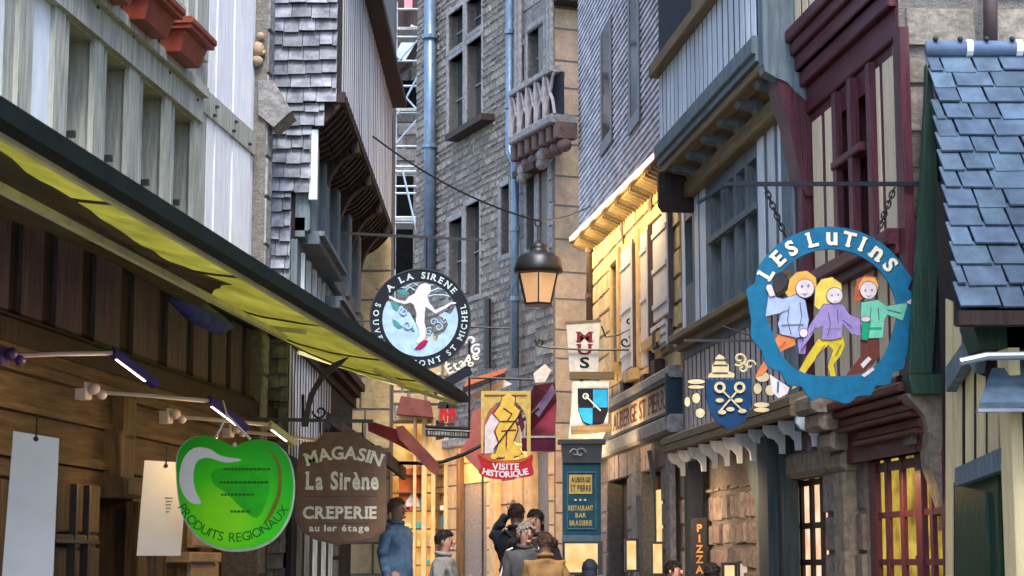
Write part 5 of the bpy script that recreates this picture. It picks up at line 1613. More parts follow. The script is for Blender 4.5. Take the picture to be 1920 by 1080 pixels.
# ---- brown crepe sign
f = CF(13.0)
T = thing('shaped_sign', 'brown shaped wooden sign with cream lettering for a shop and creperie', 'sign', f.P(640, 900))
def Z6(pts): return [(520 + x / 2.7, 680 + y / 2.7) for x, y in pts]
out = [(232, 352), (430, 352), (452, 392), (480, 418), (520, 418), (548, 440), (553, 600), (553, 780), (545, 850), (490, 895), (400, 912), (318, 920), (300, 930), (284, 920), (190, 897), (120, 855), (88, 795), (95, 600), (102, 520), (108, 420), (128, 402), (190, 400), (216, 380)]
cut(T, f, out, 'sign_brown', 'board', -.03, .0, Z6)
cx_, cy_ = 322, 640
cut(T, f, [(cx_ + (x - cx_) * .955, cy_ + (y - cy_) * .965) for x, y in out], 'sign_brown', 'inner_board', .0, .006, Z6)
b = MB(f)
W_ = lambda a, c: f.S(c, 900) - f.S(a, 900)
def tl(txt, x0, x1, yb, hpx, **k):
    s, z = f.hit((x0 + x1) / 2, yb); line(b, txt, s, z, hpx / .7 * (f.S(1000, 900) - f.S(900, 900)) / 100, .0075, width=W_(x0, x1), **k)
cc = f.hit(641, 1040); pxm = (f.S(700, 900) - f.S(600, 900)) / 100
arc(b, 'MAGASIN', cc[0], cc[1], 178 * pxm, 33 * pxm, .0075, 112, 67, .03, True)
tl('CREPERIE', 568, 706, 972, 22, bold=.035, serif=True)
tl('au 1er étage', 580, 692, 996, 12, bold=.03)
tl('La Sirène', 574, 710, 917, 32, bold=.035, serif=True)
b.build('lettering', M['sign_cream'], T)
b = MB(f); b.fpx([(600, 981), (690, 981), (690, 982.5), (600, 982.5)], .0072); b.fpx([(568, 930), (706, 930), (706, 931), (568, 931)], .0072); b.build('painted_rule', M['black'], T)
T2 = thing('sign_bracket', 'black wrought-iron crescent bracket above the brown crepe sign', 'bracket', f.P(545, 788))
b = MB(f); b.bar(f.P(470, 786), f.P(700, 790), .02, .024); b.build('bar', M['black'], T2)
b = MB(f)
ar = [(655, 668), (625, 680), (598, 705), (578, 740), (570, 775), (566, 800)]
ai = [(578, 800), (582, 765), (592, 735), (612, 705), (640, 684)]
b.ppx(ar + ai, -.012, .012); b.build('crescent', M['black'], T2)
b = MB(f); b.tube([f.P(568, 740), f.P(568, 800)], .012, 6); b.build('post', M['black'], T2)
b = MB(f)
for a, c in (((600, 790), (600, 812)), ((680, 790), (680, 820))): b.tube([f.P(*a), f.P(*c)], .006, 5)
b.each('hanger', M['black'], T2)
b = MB(f); scroll(b, f.hit(600, 772), .05, 1.2, 3, 0, .008); scroll(b, f.hit(640, 776), .04, 1.2, 0, 0, .007); b.build('iron_scroll', M['black'], T2)

# ---- green apple sign
f = CF(10.9)
T = thing('apple_sign', 'glossy green apple-shaped sign reading PRODUITS REGIONAUX', 'sign', f.P(440, 920))
def Z3(pts): return [(x / 2.842, 700 + y / 2.842) for x, y in pts]
def smooth(pts, n=4):
    o_ = []
    N = len(pts)
    for i in range(N):
        p0, p1, p2, p3 = pts[i - 1], pts[i], pts[(i + 1) % N], pts[(i + 2) % N]
        for k in range(n):
            t = k / n
            o_.append(tuple(.5 * (2 * p1[j] + (p2[j] - p0[j]) * t + (2 * p0[j] - 5 * p1[j] + 4 * p2[j] - p3[j]) * t * t + (3 * p1[j] - p0[j] - 3 * p2[j] + p3[j]) * t ** 3) for j in (0, 1)))
    return o_
ap = smooth([(935, 500), (955, 400), (1020, 345), (1100, 333), (1180, 360), (1245, 388), (1310, 365), (1390, 352), (1470, 375), (1535, 440), (1566, 540), (1568, 660), (1540, 780), (1470, 880), (1380, 932), (1280, 950), (1180, 943), (1080, 900), (1000, 815), (955, 700)])
cut(T, f, ap, 'apple_rim', 'rim', -.03, 0, Z3)
sc2 = lambda P, k, cx_=1250, cy_=630, dx=0, dy=0: [(cx_ + (x - cx_) * k + dx, cy_ + (y - cy_) * k + dy) for x, y in P]
def printed_gradient(name, c, stops, rad_):
    m = bpy.data.materials.new(name); m.use_nodes = True; nt = m.node_tree; b_ = nt.nodes['Principled BSDF']
    tc = nt.nodes.new('ShaderNodeTexCoord'); mp = nt.nodes.new('ShaderNodeMapping'); gr = nt.nodes.new('ShaderNodeTexGradient'); gr.gradient_type = 'SPHERICAL'
    mp.inputs['Location'].default_value = (-c[0] / rad_, -c[1] / rad_, 0); mp.inputs['Scale'].default_value = (1 / rad_, 1 / rad_, 1)
    rp = nt.nodes.new('ShaderNodeValToRGB')
    nz = nt.nodes.new('ShaderNodeTexNoise'); nz.inputs['Scale'].default_value = 9; nz.inputs['Detail'].default_value = 6
    mx = nt.nodes.new('ShaderNodeMixRGB'); mx.blend_type = 'MULTIPLY'; mx.inputs[0].default_value = .15
    while len(rp.color_ramp.elements) < len(stops): rp.color_ramp.elements.new(.5)
    for el, (p, c_) in zip(rp.color_ramp.elements, stops): el.position = p; el.color = (*c_, 1)
    L = nt.links.new
    L(tc.outputs['UV'], mp.inputs[0]); L(mp.outputs[0], gr.inputs[0]); L(gr.outputs['Fac'], rp.inputs[0]); L(tc.outputs['UV'], nz.inputs['Vector'])
    L(rp.outputs[0], mx.inputs[1]); L(nz.outputs[0], mx.inputs[2]); L(mx.outputs[0], b_.inputs['Base Color'])
    b_.inputs['Roughness'].default_value = .3; b_.inputs['Specular IOR Level'].default_value = .15
    return m
gc = f.hit(*Z3([(1200, 760)])[0])
M['apple_print'] = printed_gradient('printed_apple_green', gc, [(0, (.004, .34, .006)), (.30, (.012, .55, .004)), (.55, (.06, .80, .0)), (.8, (.28, 1, .0))], 175 * (f.S(700, 900) - f.S(600, 900)) / 100)
cut(T, f, sc2(ap, .975, dy=-7), 'apple_print', 'face', 0, .006, Z3)
M['apple_mid'] = mat('printed_mid_green', (.02, .60, .003), (.01, .45, .003), sc_=9, rough=.3, bump=0, spec=.15)
cut(T, f, smooth([(1130, 520), (1230, 500), (1330, 480), (1420, 490), (1440, 580), (1420, 680), (1370, 770), (1290, 720), (1210, 640), (1140, 590)]), 'apple_mid', 'painted_shade', .006, .0068, Z3)
cut(T, f, smooth([(955, 560), (975, 460), (1030, 400), (1110, 400), (1180, 440), (1290, 460), (1200, 475), (1110, 450), (1050, 470), (1030, 540), (1040, 620), (1070, 690), (1020, 690), (975, 640)]), 'white', 'painted_highlight', .0075, .009, Z3)
cut(T, f, smooth([(1430, 410), (1478, 450), (1500, 540), (1495, 650), (1455, 750), (1400, 810), (1440, 730), (1476, 640), (1482, 540), (1465, 460)]), 'apple_brown', 'painted_brown', .0078, .0093, Z3)
b = MB(f); cc = f.hit(*Z3([(1250, 560)])[0]); pxm = (f.S(700, 900) - f.S(600, 900)) / 100
arc(b, 'PRODUITS REGIONAUX', cc[0], cc[1], 118 * pxm, 24 * pxm, .0098, 207, 332, .0, False, True)
b.build('lettering', M['apple_dark'], T)
b = MB(f)
for i, (x0, x1, y) in enumerate(((1190, 1440, 505), (1170, 1410, 575), (1180, 1340, 640), (1230, 1330, 730))):
    x = x0
    while x < x1:
        w = U(10, 24); b.fpx(Z3([(x, y), (x + w, y), (x + w, y + 12), (x, y + 12)]), .0096); x += w + 5
b.build('faded_print', mat('faded_green_print', (.015, .22, .01), bump=0), T)
b = MB(f)
b.tube([f.P(404, 822, .0), f.P(426, 778, 0), f.P(470, 824, .0)], .009, 6); b.ball(f.P(440, 834, .006), .014); b.tube([f.P(426, 780), f.P(418, 752, -.1)], .006, 5); b.build('hanger', M['lampwhite'], T)

# ---- street lamp on its cable
f = CF(20.0)
Pm = f.P(1009, 430)
T = thing('hanging_lantern', 'black street lantern with amber glass hanging from a cable across the lane', 'lantern', f.P(1009, 572))
def lz(py): return f.Z(1009, py)
c = Vector((Pm.x, 20.0, 0))
def L_(prof, n=6): 
    b = MB(f); b.lathe((c.x, c.y, 0), prof, n); return b
u_ = (f.S(1109, 500) - f.S(1009, 500)) / 100
b = L_([(44 * u_, lz(512)), (47 * u_, lz(508)), (45 * u_, lz(500)), (42 * u_, lz(485)), (34 * u_, lz(477)), (20 * u_, lz(474)), (16 * u_, lz(466)), (18 * u_, lz(461)), (10 * u_, lz(457)), (3 * u_, lz(450))], 16); b.build('lantern_hood', M['black'], T, True)
b = L_([(26 * u_, lz(570)), (40 * u_, lz(516))], 6); b.build('glass_panes', mat('amber_glass', (.50, .30, .15), (.42, .25, .12), rough=.3, bump=.05, emit=(1, .55, .25), es=.12), T)
b = MB(f)
for k in range(6):
    t = 2 * math.pi * (k + .5) / 6
    b.bar((c.x + 26.5 * u_ * math.cos(t), c.y + 26.5 * u_ * math.sin(t), lz(571)), (c.x + 41 * u_ * math.cos(t), c.y + 41 * u_ * math.sin(t), lz(513)), .014, .014)
b.lathe((c.x, c.y, 0), [(27 * u_, lz(573)), (28 * u_, lz(569))], 6); b.build('lantern_frame', M['black'], T)
b = MB(f); b.tube([(c.x, c.y, lz(452)), (c.x, c.y, lz(425))], .012, 6); b.tube([(c.x + .035 * math.cos(k * .785), c.y, lz(418) + .035 * math.sin(k * .785)) for k in range(8)], .009, 5, closed=True); b.build('hook', M['black'], T)
b = MB(f)
A0, B0 = FH.P(700, 262, 0), FD.P(1112, 383, .05)
A0 = Vector((-1.43, 19.2, EYE.z + (ray(716, 255) * (19.2 / ray(716, 255).y)).z))
mid = Vector((c.x, c.y, lz(414)))
b1 = MB(f); b1.tube([A0.lerp(mid, t) - Vector((0, 0, .22 * 4 * t * (1 - t) * .5)) for t in [i / 12 for i in range(13)]], .011, 5); b1.tube([mid.lerp(B0, t) - Vector((0, 0, .05 * 4 * t * (1 - t))) for t in [i / 6 for i in range(7)]], .011, 5)
b1.build('cable', M['black'], T)

# ---- museum banner
f = CF(21.6)
T = thing('museum_banner', 'white vertical hanging banner with the letters MUSEE on an iron bracket', 'banner', f.P(1095, 700))
b = MB(f); b.ppx([(1062, 606), (1125, 602), (1121, 697), (1068, 697)], -.02, .02); b.ppx([(1072, 712), (1120, 712), (1120, 735), (1072, 735)], -.02, .02); b.build('panel', M['paper'], T)
b = MB(f); b.ppx([(1060, 603), (1127, 599), (1127, 603), (1060, 607)], -.03, .03); b.ppx([(1068, 697), (1152, 697), (1152, 711), (1068, 711)], -.03, .04); b.build('rail', M['olive'], T)
for ch, y, m_ in (('M', 642, 'dark_red_ink'), ('U', 665, 'dark_red_ink'), ('S', 690, 'navy'), ('E', 729, 'navy')):
    b = MB(f); s, z = f.hit(1096, y); put(b, ch, .0215, lambda a, d: (s + a * 1.45, z + d), .17, .03, True); b.build('letter', M[m_], T)
b = MB(f)
pts = [(1003, 637), (1008, 648), (1030, 652), (1100, 656), (1192, 656)]
b.tube([f.P(*p, .06) for p in pts], .013, 6)
scroll(b, f.hit(1012, 642), .05, .9, 4, .06, .011)
scroll(b, f.hit(1180, 605), .06, 1.2, 4.7, .06, .010); scroll(b, f.hit(1172, 642), .075, 1.2, 1, .06, .011, -1); b.tube([f.P(*p, .06) for p in ((1128, 612), (1136, 632), (1160, 628), (1186, 615), (1190, 640))], .010, 5)
b.build('iron_scroll_bracket', M['black'], T)
f = CF(21.2)
T = thing('crest_banner', 'white hanging panel with a quartered blue and black crest below the museum banner', 'banner', f.P(1100, 830))
b = MB(f); b.ppx([(1074, 715), (1142, 715), (1140, 800), (1130, 822), (1066, 822), (1070, 780)], -.02, .0); b.build('panel', M['paper'], T)
cut(T, f, [(1083, 728), (1140, 728), (1140, 770), (1132, 792), (1112, 802), (1092, 792), (1084, 770)], 'navy', 'crest', 0, .01, lambda p: p)
cut(T, f, [(1112, 730), (1139, 730), (1139, 764), (1112, 764)], 'bright_blue', 'crest_quarter', .01, .014, lambda p: p)
cut(T, f, [(1085, 765), (1111, 765), (1111, 798), (1094, 790), (1086, 774)], 'bright_blue', 'crest_quarter', .01, .014, lambda p: p)
b = MB(f); b.bar(f.P(1098, 742, .02), f.P(1126, 770, .02), .012, .015); ringp(b, f.hit(1098, 743), lambda t: .035, lambda t: .02, 12, .012, .02); b.build('crest_key', M['paper'], T)
b = MB(f); b.ppx([(1071, 800), (1148, 794), (1148, 808), (1100, 814), (1071, 814)], .0, .04); b.build('brown_ribbon', M['olive'], T)

# ---- teal inn board
f = CF(20.6)
T = thing('inn_board', 'tall teal board with gold plate and gold lettering above the lit menu case', 'sign', f.P(1090, 1100))
b = MB(f); b.ppx([(1055, 868), (1127, 868), (1127, 1004), (1055, 1004)], -.12, 0); b.build('board', M['teal_board'], T)
b = MB(f); b.ppx([(1052, 828), (1130, 828), (1127, 868), (1055, 868)], -.14, .02); b.ppx([(1046, 824), (1136, 824), (1136, 832), (1046, 832)], -.16, .06); b.build('dark_cornice', M['black'], T)
b = MB(f); c = f.hit(1088, 850); scroll(b, c, .06, 1, 0, .04, .012); scroll(b, (c[0] - .06, c[1]), .05, 1, 3, .04, .01, -1); b.build('carved_ornament', M['greystone'], T)
b = MB(f)
for q in ([(1064, 884), (1117, 884), (1117, 886.5), (1064, 886.5)], [(1064, 990), (1117, 990), (1117, 992.5), (1064, 992.5)], [(1063, 886), (1064.5, 886), (1064.5, 990), (1063, 990)], [(1116.5, 886), (1118, 886), (1118, 990), (1116.5, 990)]): b.ppx(q, 0, .012)
b.ppx([(1054, 1005), (1127, 1005), (1127, 1014), (1054, 1014)], -.1, .03); b.build('moulding', M['teal_light'], T)
b = MB(f); b.ppx([(1067, 890), (1110, 890), (1110, 926), (1067, 926)], 0, .008); b.build('gold_plate', M['gold'], T)
k_ = (f.S(1100, 900) - f.S(1000, 900)) / 100
def tl2(txt, yb, h, m_, w, o=.0095):
    b = MB(f); s, z = f.hit(1089, yb); line(b, txt, s, z, h / .7 * k_, o, width=w * k_, bold=.03); b.build('lettering', M[m_], T)
tl2('AUBERGE', 904, 9, 'navy', 36); tl2('ST PIERRE', 921, 11, 'navy', 38)
tl2('RESTAURANT', 957, 9, 'gold', 46, .0015); tl2('BAR', 970, 8, 'gold', 20, .0015); tl2('BRASSERIE', 985, 9, 'gold', 42, .0015)
b = MB(f)
for x in (1079, 1088, 1097): b.ball(f.P(x, 938, .004), .014)
b.each('gold_star', M['paper'], T)
menubox(CF(20.5), 1059, 1121, 1019, 1073, 'wide lit menu case under the teal inn board')

# ---- inn fascia lettering (weathered, read as capitals)
T, F, a, c, z0, z1 = INN_SIGN
b = MB(F); s = (a + c) / 2; line(b, 'AUBERGE ST PIERRE', s, z0 + .04, (z1 - z0) * .8 / .72, .106, width=(c - a) * .93, bold=.01, serif=True)
b.build('raised_lettering', mat('red_brown_letters', (.22, .07, .04), bump=.05), T)

# ---- historical visit sign
f = CF(19.6)
T = thing('gilded_sign', 'gilded open-frame sign with armed figure over a red ribbon reading VISITE HISTORIQUE', 'sign', f.P(948, 890))
b = MB(f)
for q in ([(902, 733), (995, 733), (995, 740), (902, 740)], [(902, 740), (908, 740), (906, 850), (902, 850)], [(988, 740), (995, 740), (995, 852), (988, 852)]): b.ppx(q, -.015, .015)
b.build('gilt_frame', M['gold'], T)
cut(T, f, [(908, 741), (988, 741), (988, 790), (982, 770), (970, 755), (950, 749), (930, 756), (916, 770), (908, 792)], 'gold', 'painted_arch', -.006, .0, lambda p: p)
cut(T, f, [(909, 800), (922, 775), (935, 790), (942, 812), (936, 848), (909, 850)], 'skin_paint', 'painted_rock', -.006, .002, lambda p: p)
fg_ = [(942, 744), (954, 738), (966, 746), (964, 760), (975, 770), (966, 790), (970, 806), (962, 828), (978, 850), (962, 858), (949, 838), (944, 858), (926, 858), (936, 830), (929, 808), (938, 790), (926, 776), (938, 760)]
cut(T, f, [(950 + (x - 950) * 1.15, 800 + (y - 800) * 1.04) for x, y in fg_], 'dark_red_ink', 'figure_outline', 0, .008, lambda p: p)
cut(T, f, fg_, 'gold_lit', 'armed_figure', .008, .016, lambda p: p)
b = MB(f)
for p in ([(938, 790), (966, 790)], [(940, 808), (968, 806)], [(949, 838), (950, 812)], [(944, 765), (960, 776), (952, 788)]): b.tube([f.P(*q, .018) for q in p], .007, 4)
b.build('figure_line', M['dark_red_ink'], T)
cut(T, f, [(966, 765), (974, 760), (984, 800), (978, 812)], 'maroonc', 'cape', -.002, .006, lambda p: p)
b = MB(f); b.bar(f.P(926, 842, .02), f.P(980, 770, .02), .012, .012); b.build('spear', M['reddk'], T)
b = MB(f)
for x, y, r in ((940, 850, 8), (955, 857, 9), (968, 848, 8), (978, 858, 6), (926, 856, 6), (974, 838, 5)): disc(b, f.hit(x, y), r * .0054, .0, .02, 9)
b.build('gilt_foliage', M['gold_lit'], T)
cut(T, f, smooth([(895, 852), (915, 862), (950, 867), (985, 862), (999, 852), (998, 872), (1000, 890), (975, 896), (945, 899), (915, 896), (897, 886), (902, 874)], 3), 'ribbon_red', 'ribbon', .01, .025, lambda p: p)
cut(T, f, smooth([(897, 850), (915, 858), (950, 863), (985, 858), (998, 850), (985, 864), (950, 869), (915, 864)], 3), 'orange', 'ribbon_edge', .02, .03, lambda p: p)
b = MB(f); k_ = (f.S(1000, 860) - f.S(900, 860)) / 100
s, z = f.hit(948, 881); line(b, 'VISITE', s, z, 12 / .7 * k_, .027, width=50 * k_, bold=.03, serif=True)
cc = f.hit(948, 740); arc(b, 'HISTORIQUE', cc[0], cc[1], 155 * k_, 11 / .7 * k_, .027, 253.5, 286.5, .03, True, True)
b.build('lettering', M['mermaid_pale'], T)
b = MB(f); b.tube([f.P(878, 700), f.P(878, 708), f.P(1000, 712)], .012, 5); b.tube([f.P(920, 710), f.P(920, 733)], .006, 4); b.tube([f.P(975, 711), f.P(975, 733)], .006, 4); b.build('iron_hanger', M['black'], T)

# ---- little figure sign over a dark board
f = CF(20.8)
T = thing('figure_sign', 'small sign with red-trousered cut-out figures above a narrow dark board', 'sign', f.P(838, 820))
b = MB(f); b.ppx([(797, 797), (881, 801), (881, 804), (797, 801)], -.02, .03); b.ppx([(798, 801), (881, 805), (880, 822), (798, 818)], -.015, .01); b.build('board', M['dkpost'], T)
b = MB(f); b.ppx([(798, 803), (881, 807), (881, 809), (798, 805)], .01, .015); b.build('pale_edge', M['paper'], T)
b = MB(f)
x = 802
while x < 876:
    w = U(2, 5); y = 808 + (x - 800) * .045; b.fpx([(x, y), (x + w, y), (x + w, y + 7), (x, y + 7)], .0115); x += w + 1.6
b.build('tiny_print', M['greystone'], T)
for dx0 in (0, 16):
    cut(T, f, [(825 + dx0, 766), (838 + dx0, 766), (838 + dx0, 792), (834 + dx0, 792), (832 + dx0, 776), (829 + dx0, 792), (824 + dx0, 792)], 'ribbon_red', 'trousers', 0, .012, lambda p: p)
    cut(T, f, [(824 + dx0, 752), (838 + dx0, 752), (842 + dx0, 766), (820 + dx0, 766)], 'lutin_black', 'coat', 0, .012, lambda p: p)
    cut(T, f, blob(f, 830 + dx0, 747, 5, 6), 'paper', 'hat', 0, .014, lambda p: p)
    cut(T, f, [(821 + dx0, 793), (836 + dx0, 793), (836 + dx0, 798), (821 + dx0, 798)], 'lutin_black', 'shoes', 0, .012, lambda p: p)
b = MB(f); b.tube([f.P(880, 640), f.P(880, 812)], .014, 6); b.build('iron_post', M['black'], T)
for k in range(7):
    pass

# ---- pizzas post and menu board on the right
f = CF(18.15)
T = thing('pizza_post', 'black upright post with gold letters reading PIZZAS', 'sign', f.P(1310, 1100))
b = MB(f); b.ppx([(1293, 872), (1318, 868), (1318, 975), (1293, 975)], -.1, .0); b.ppx([(1290, 866), (1320, 862), (1320, 874), (1290, 878)], -.1, .03); b.build('post', M['navy'], T)
b = MB(f); b.ppx([(1296, 972), (1325, 970), (1325, 1190), (1296, 1190)], -.02, .03); b.build('panel', M['lutin_black'], T)
b = MB(f)
for i, ch in enumerate('PIZZAS'):
    s, z = f.hit(1311, 997 + i * 19.5); put(b, ch, .0315, lambda a, d: (s + a, z + d), .098, .03)
b.build('lettering', mat('orange_letters', (.75, .38, .10), bump=0), T)
f = CF(16.8)
T = thing('menu_board', 'black-framed white menu board on a stand', 'menu board', f.P(1412, 1110))
b = MB(f); b.ppx([(1383, 1052), (1437, 1052), (1437, 1130), (1383, 1130)], -.03, .0); b.build('frame', M['black'], T)
b = MB(f); b.ppx([(1388, 1057), (1432, 1057), (1432, 1126), (1388, 1126)], .0, .006); b.build('sheet', M['paper'], T)
b = MB(f); s = f.S(1410, 1100); b.box(s - .02, s + .02, gz(16.8), f.Z(1410, 1128), -.04, -.01); b.build('leg', M['black'], T)
menubox(CF(17.0), 1358, 1378, 1060, 1100, 'small lit menu box beside the black-framed board')

# ================================================================ THE BUSY END OF THE LANE: canopies and lit shop
f = CF(22.5)
T = thing('shop_awning', 'maroon canvas awning on the granite house by the tan corner', 'awning', f.P(1020, 840))
b = MB(f); G = f.P
b.solid([G(1002, 722, .0), G(1040, 716, -1.2), G(1044, 752, -1.2), G(1040, 822, .05), G(985, 822, .05), G(990, 745, 0)], [(5, 4, 3, 2, 1, 0)]); b.build('canvas', M['maroonc'], T)
b = MB(f); b.ppx([(978, 822), (1042, 822), (1042, 846), (978, 846)], .0, .06); b.build('valance', M['maroonc'], T)
b = MB(f); b.ppx([(978, 817), (1042, 817), (1042, 821), (978, 821)], .0, .07); b.build('trim', M['pinkcarve'], T)
b = MB(f); b.ppx([(1000, 770), (1036, 720), (1042, 735), (1010, 782)], .06, .1); b.build('rolled_flap', mat('mauve_canvas', (.22, .16, .32), bump=.2), T)
b = MB(CF(22.3)); b.ppx([(1000, 700), (1022, 682), (1034, 694), (1022, 716), (1004, 718)], -.05, .08); tag(b.build('rolled_cloth', M['paper'], None), 'rolled white cloth above the maroon awning', 'cloth')
f = CF(24)
T = thing('shop_awning', 'orange shop awning with pale underside behind the gilded sign', 'awning', f.P(905, 740))
b = MB(f); G = f.P; b.solid([G(868, 730, .3), G(945, 700, .3), G(950, 690, -1), G(876, 712, -1)], [(0, 1, 2, 3)]); b.build('canvas', M['orange'], T)
b = MB(f); b.ppx([(868, 726), (948, 698), (948, 706), (868, 736)], .28, .34); b.build('front_rail', M['reddk'], T)
b = MB(f); b.solid([G(872, 775, -.1), G(880, 740, -.1), G(945, 712, -.1), G(960, 720, -.1), G(900, 745, -.1)], [(0, 1, 2, 3, 4)]); b.build('underside', M['paper'], T)
f = CF(23.5)
T = thing('pink_parasol', 'pink canvas hanging behind the gilded sign', 'canvas', f.P(920, 870))
b = MB(f); b.ppx([(886, 770), (925, 752), (948, 790), (940, 860), (905, 892), (862, 846), (878, 820)], -.03, 0); b.build('canvas', mat('pink_canvas', (.55, .20, .17), (.42, .13, .11), trans=.3), T)
b = MB(f); b.tube([f.P(905, 760, .01), f.P(905, 1120, .01)], .015, 6); b.build('pole', M['brownv'], T)
f = CF(21.0)
b = MB(f); b.tube([f.P(*p) for p in ((745, 868), (800, 869), (830, 866), (870, 852), (920, 826), (960, 803), (1010, 765))], .022, 6); tag(b.build('cable_bundle', M['black'], None, True), 'thick dark cable sagging across the lane in front of the gilded sign', 'cable')

# lit shop between the left row and the granite house
f = CF(30)
T = thing('lit_shop', 'brightly lit souvenir shop at the end of the lane with cream posts and orange panel', 'shop', f.P(770, 1100))
x0, x1 = f.S(690, 900), f.S(842, 900)
b = MB(f); b.box(x0, x1, gz(30), 3.9, -.6, -.5); b.build('lit_interior', M['shop'], T)
b = MB(f); b.box(x0, x1, f.Z(760, 790), 5.2, -.5, -.01); b.build('fascia', M['mortar'], T)
b = MB(f); b.stones(x0, x1, f.Z(760, 790), 5.2, [], 0, ch=(.2, .3), bl=(.25, .5)); b.build('fascia_stone', M['warmash'], T)
b = MB(f); b.ppx([(752, 742), (806, 752), (812, 782), (742, 776)], .05, .35); b.build('tiled_hood', M['redbrown'], T)
b = MB(f); b.ppx([(800, 830), (842, 820), (842, 870), (800, 870)], 0, .05); b.build('pale_panel', M['warmash'], T)
for px, w in ((795, 5), (812, 4), (838, 6), (777, 3)):
    b = MB(f); b.boxpx(px - w, px + w, gz(30), f.Z(770, 780), -.1, .04, py=950, ch=.01); b.build('post', M['warmash'], T)
b = MB(f); b.ppx([(748, 884), (790, 872), (790, 950), (748, 962)], -.3, -.2); b.build('orange_panel', M['orange'], T)
b = MB(f); b.ppx([(755, 950), (775, 920), (793, 950)], -.2, -.15); b.build('white_canopy', M['paper'], T)
gm = [M[k] for k in ('ribbon_red', 'paper', 'gold', 'teal_paint', 'sign_blue', 'sign_brown')]
b = MB(f)
for r in range(6):
    z = gz(30) + .3 + r * .28; s = x0
    while s < x1:
        w = U(.05, .14); b.m = random.randrange(6); b.box(s, s + w, z, z + U(.06, .2), -.15, -.05); s += w + U(.04, .14)
b.m = 0
b.each('shelf_goods', gm, T)
b = MB(f)
for r in range(8): b.box(x0, x1, gz(30) + .28 + r * .28, gz(30) + .3 + r * .28, -.3, -.03)
b.build('shelf', M['brownw'], T)
for P, e in ((Vector((-1.0, 28.5, 3.4)), 38), (Vector((.0, 27.0, 3.3)), 20), (Vector((-.6, 25.0, 3.6)), 18), (Vector((.55, 24.5, 3.2)), 9)):
    light('AREA', P, e * .5, (1, .47, .11), .7, Vector((0, .15, -1)), 'shop_light')
b = MB(CF(28.6))

# ================================================================ PEOPLE
def skin_mesh(chains, sub=2):
    """chains: list of (points, radii, links) grown with the Skin modifier into one mesh -> verts, faces"""
    vs, es, rs, roots = [], [], [], []
    for pts, rr, links in chains:
        i0 = len(vs)
        vs += [tuple(p) for p in pts]; rs += rr; roots.append(i0)
        es += [(i0 + a, i0 + c) for a, c in links]
    me = bpy.data.meshes.new('t'); me.from_pydata(vs, es, [])
    ob = bpy.data.objects.new('t', me); col.objects.link(ob)
    md = ob.modifiers.new('s', 'SKIN'); md.use_smooth_shade = True
    sv = me.skin_vertices[0].data
    for i, r in enumerate(rs):
        sv[i].radius = r if isinstance(r, tuple) else (r, r)
        sv[i].use_root = i in roots
    m2 = ob.modifiers.new('u', 'SUBSURF'); m2.levels = sub; m2.render_levels = sub
    dg = bpy.context.evaluated_depsgraph_get()
    m = bpy.data.meshes.new_from_object(ob.evaluated_get(dg))
    V = [v.co.copy() for v in m.vertices]; Fc = [tuple(p.vertices) for p in m.polygons]
    bpy.data.objects.remove(ob); bpy.data.meshes.remove(me); bpy.data.meshes.remove(m)
    return V, Fc
M['skin'] = mat('skin', (.52, .30, .22), (.46, .25, .18), sc_=12, bump=.05, rough=.55)
M['eye'] = mat('eye_dark', (.02, .015, .012), bump=0)
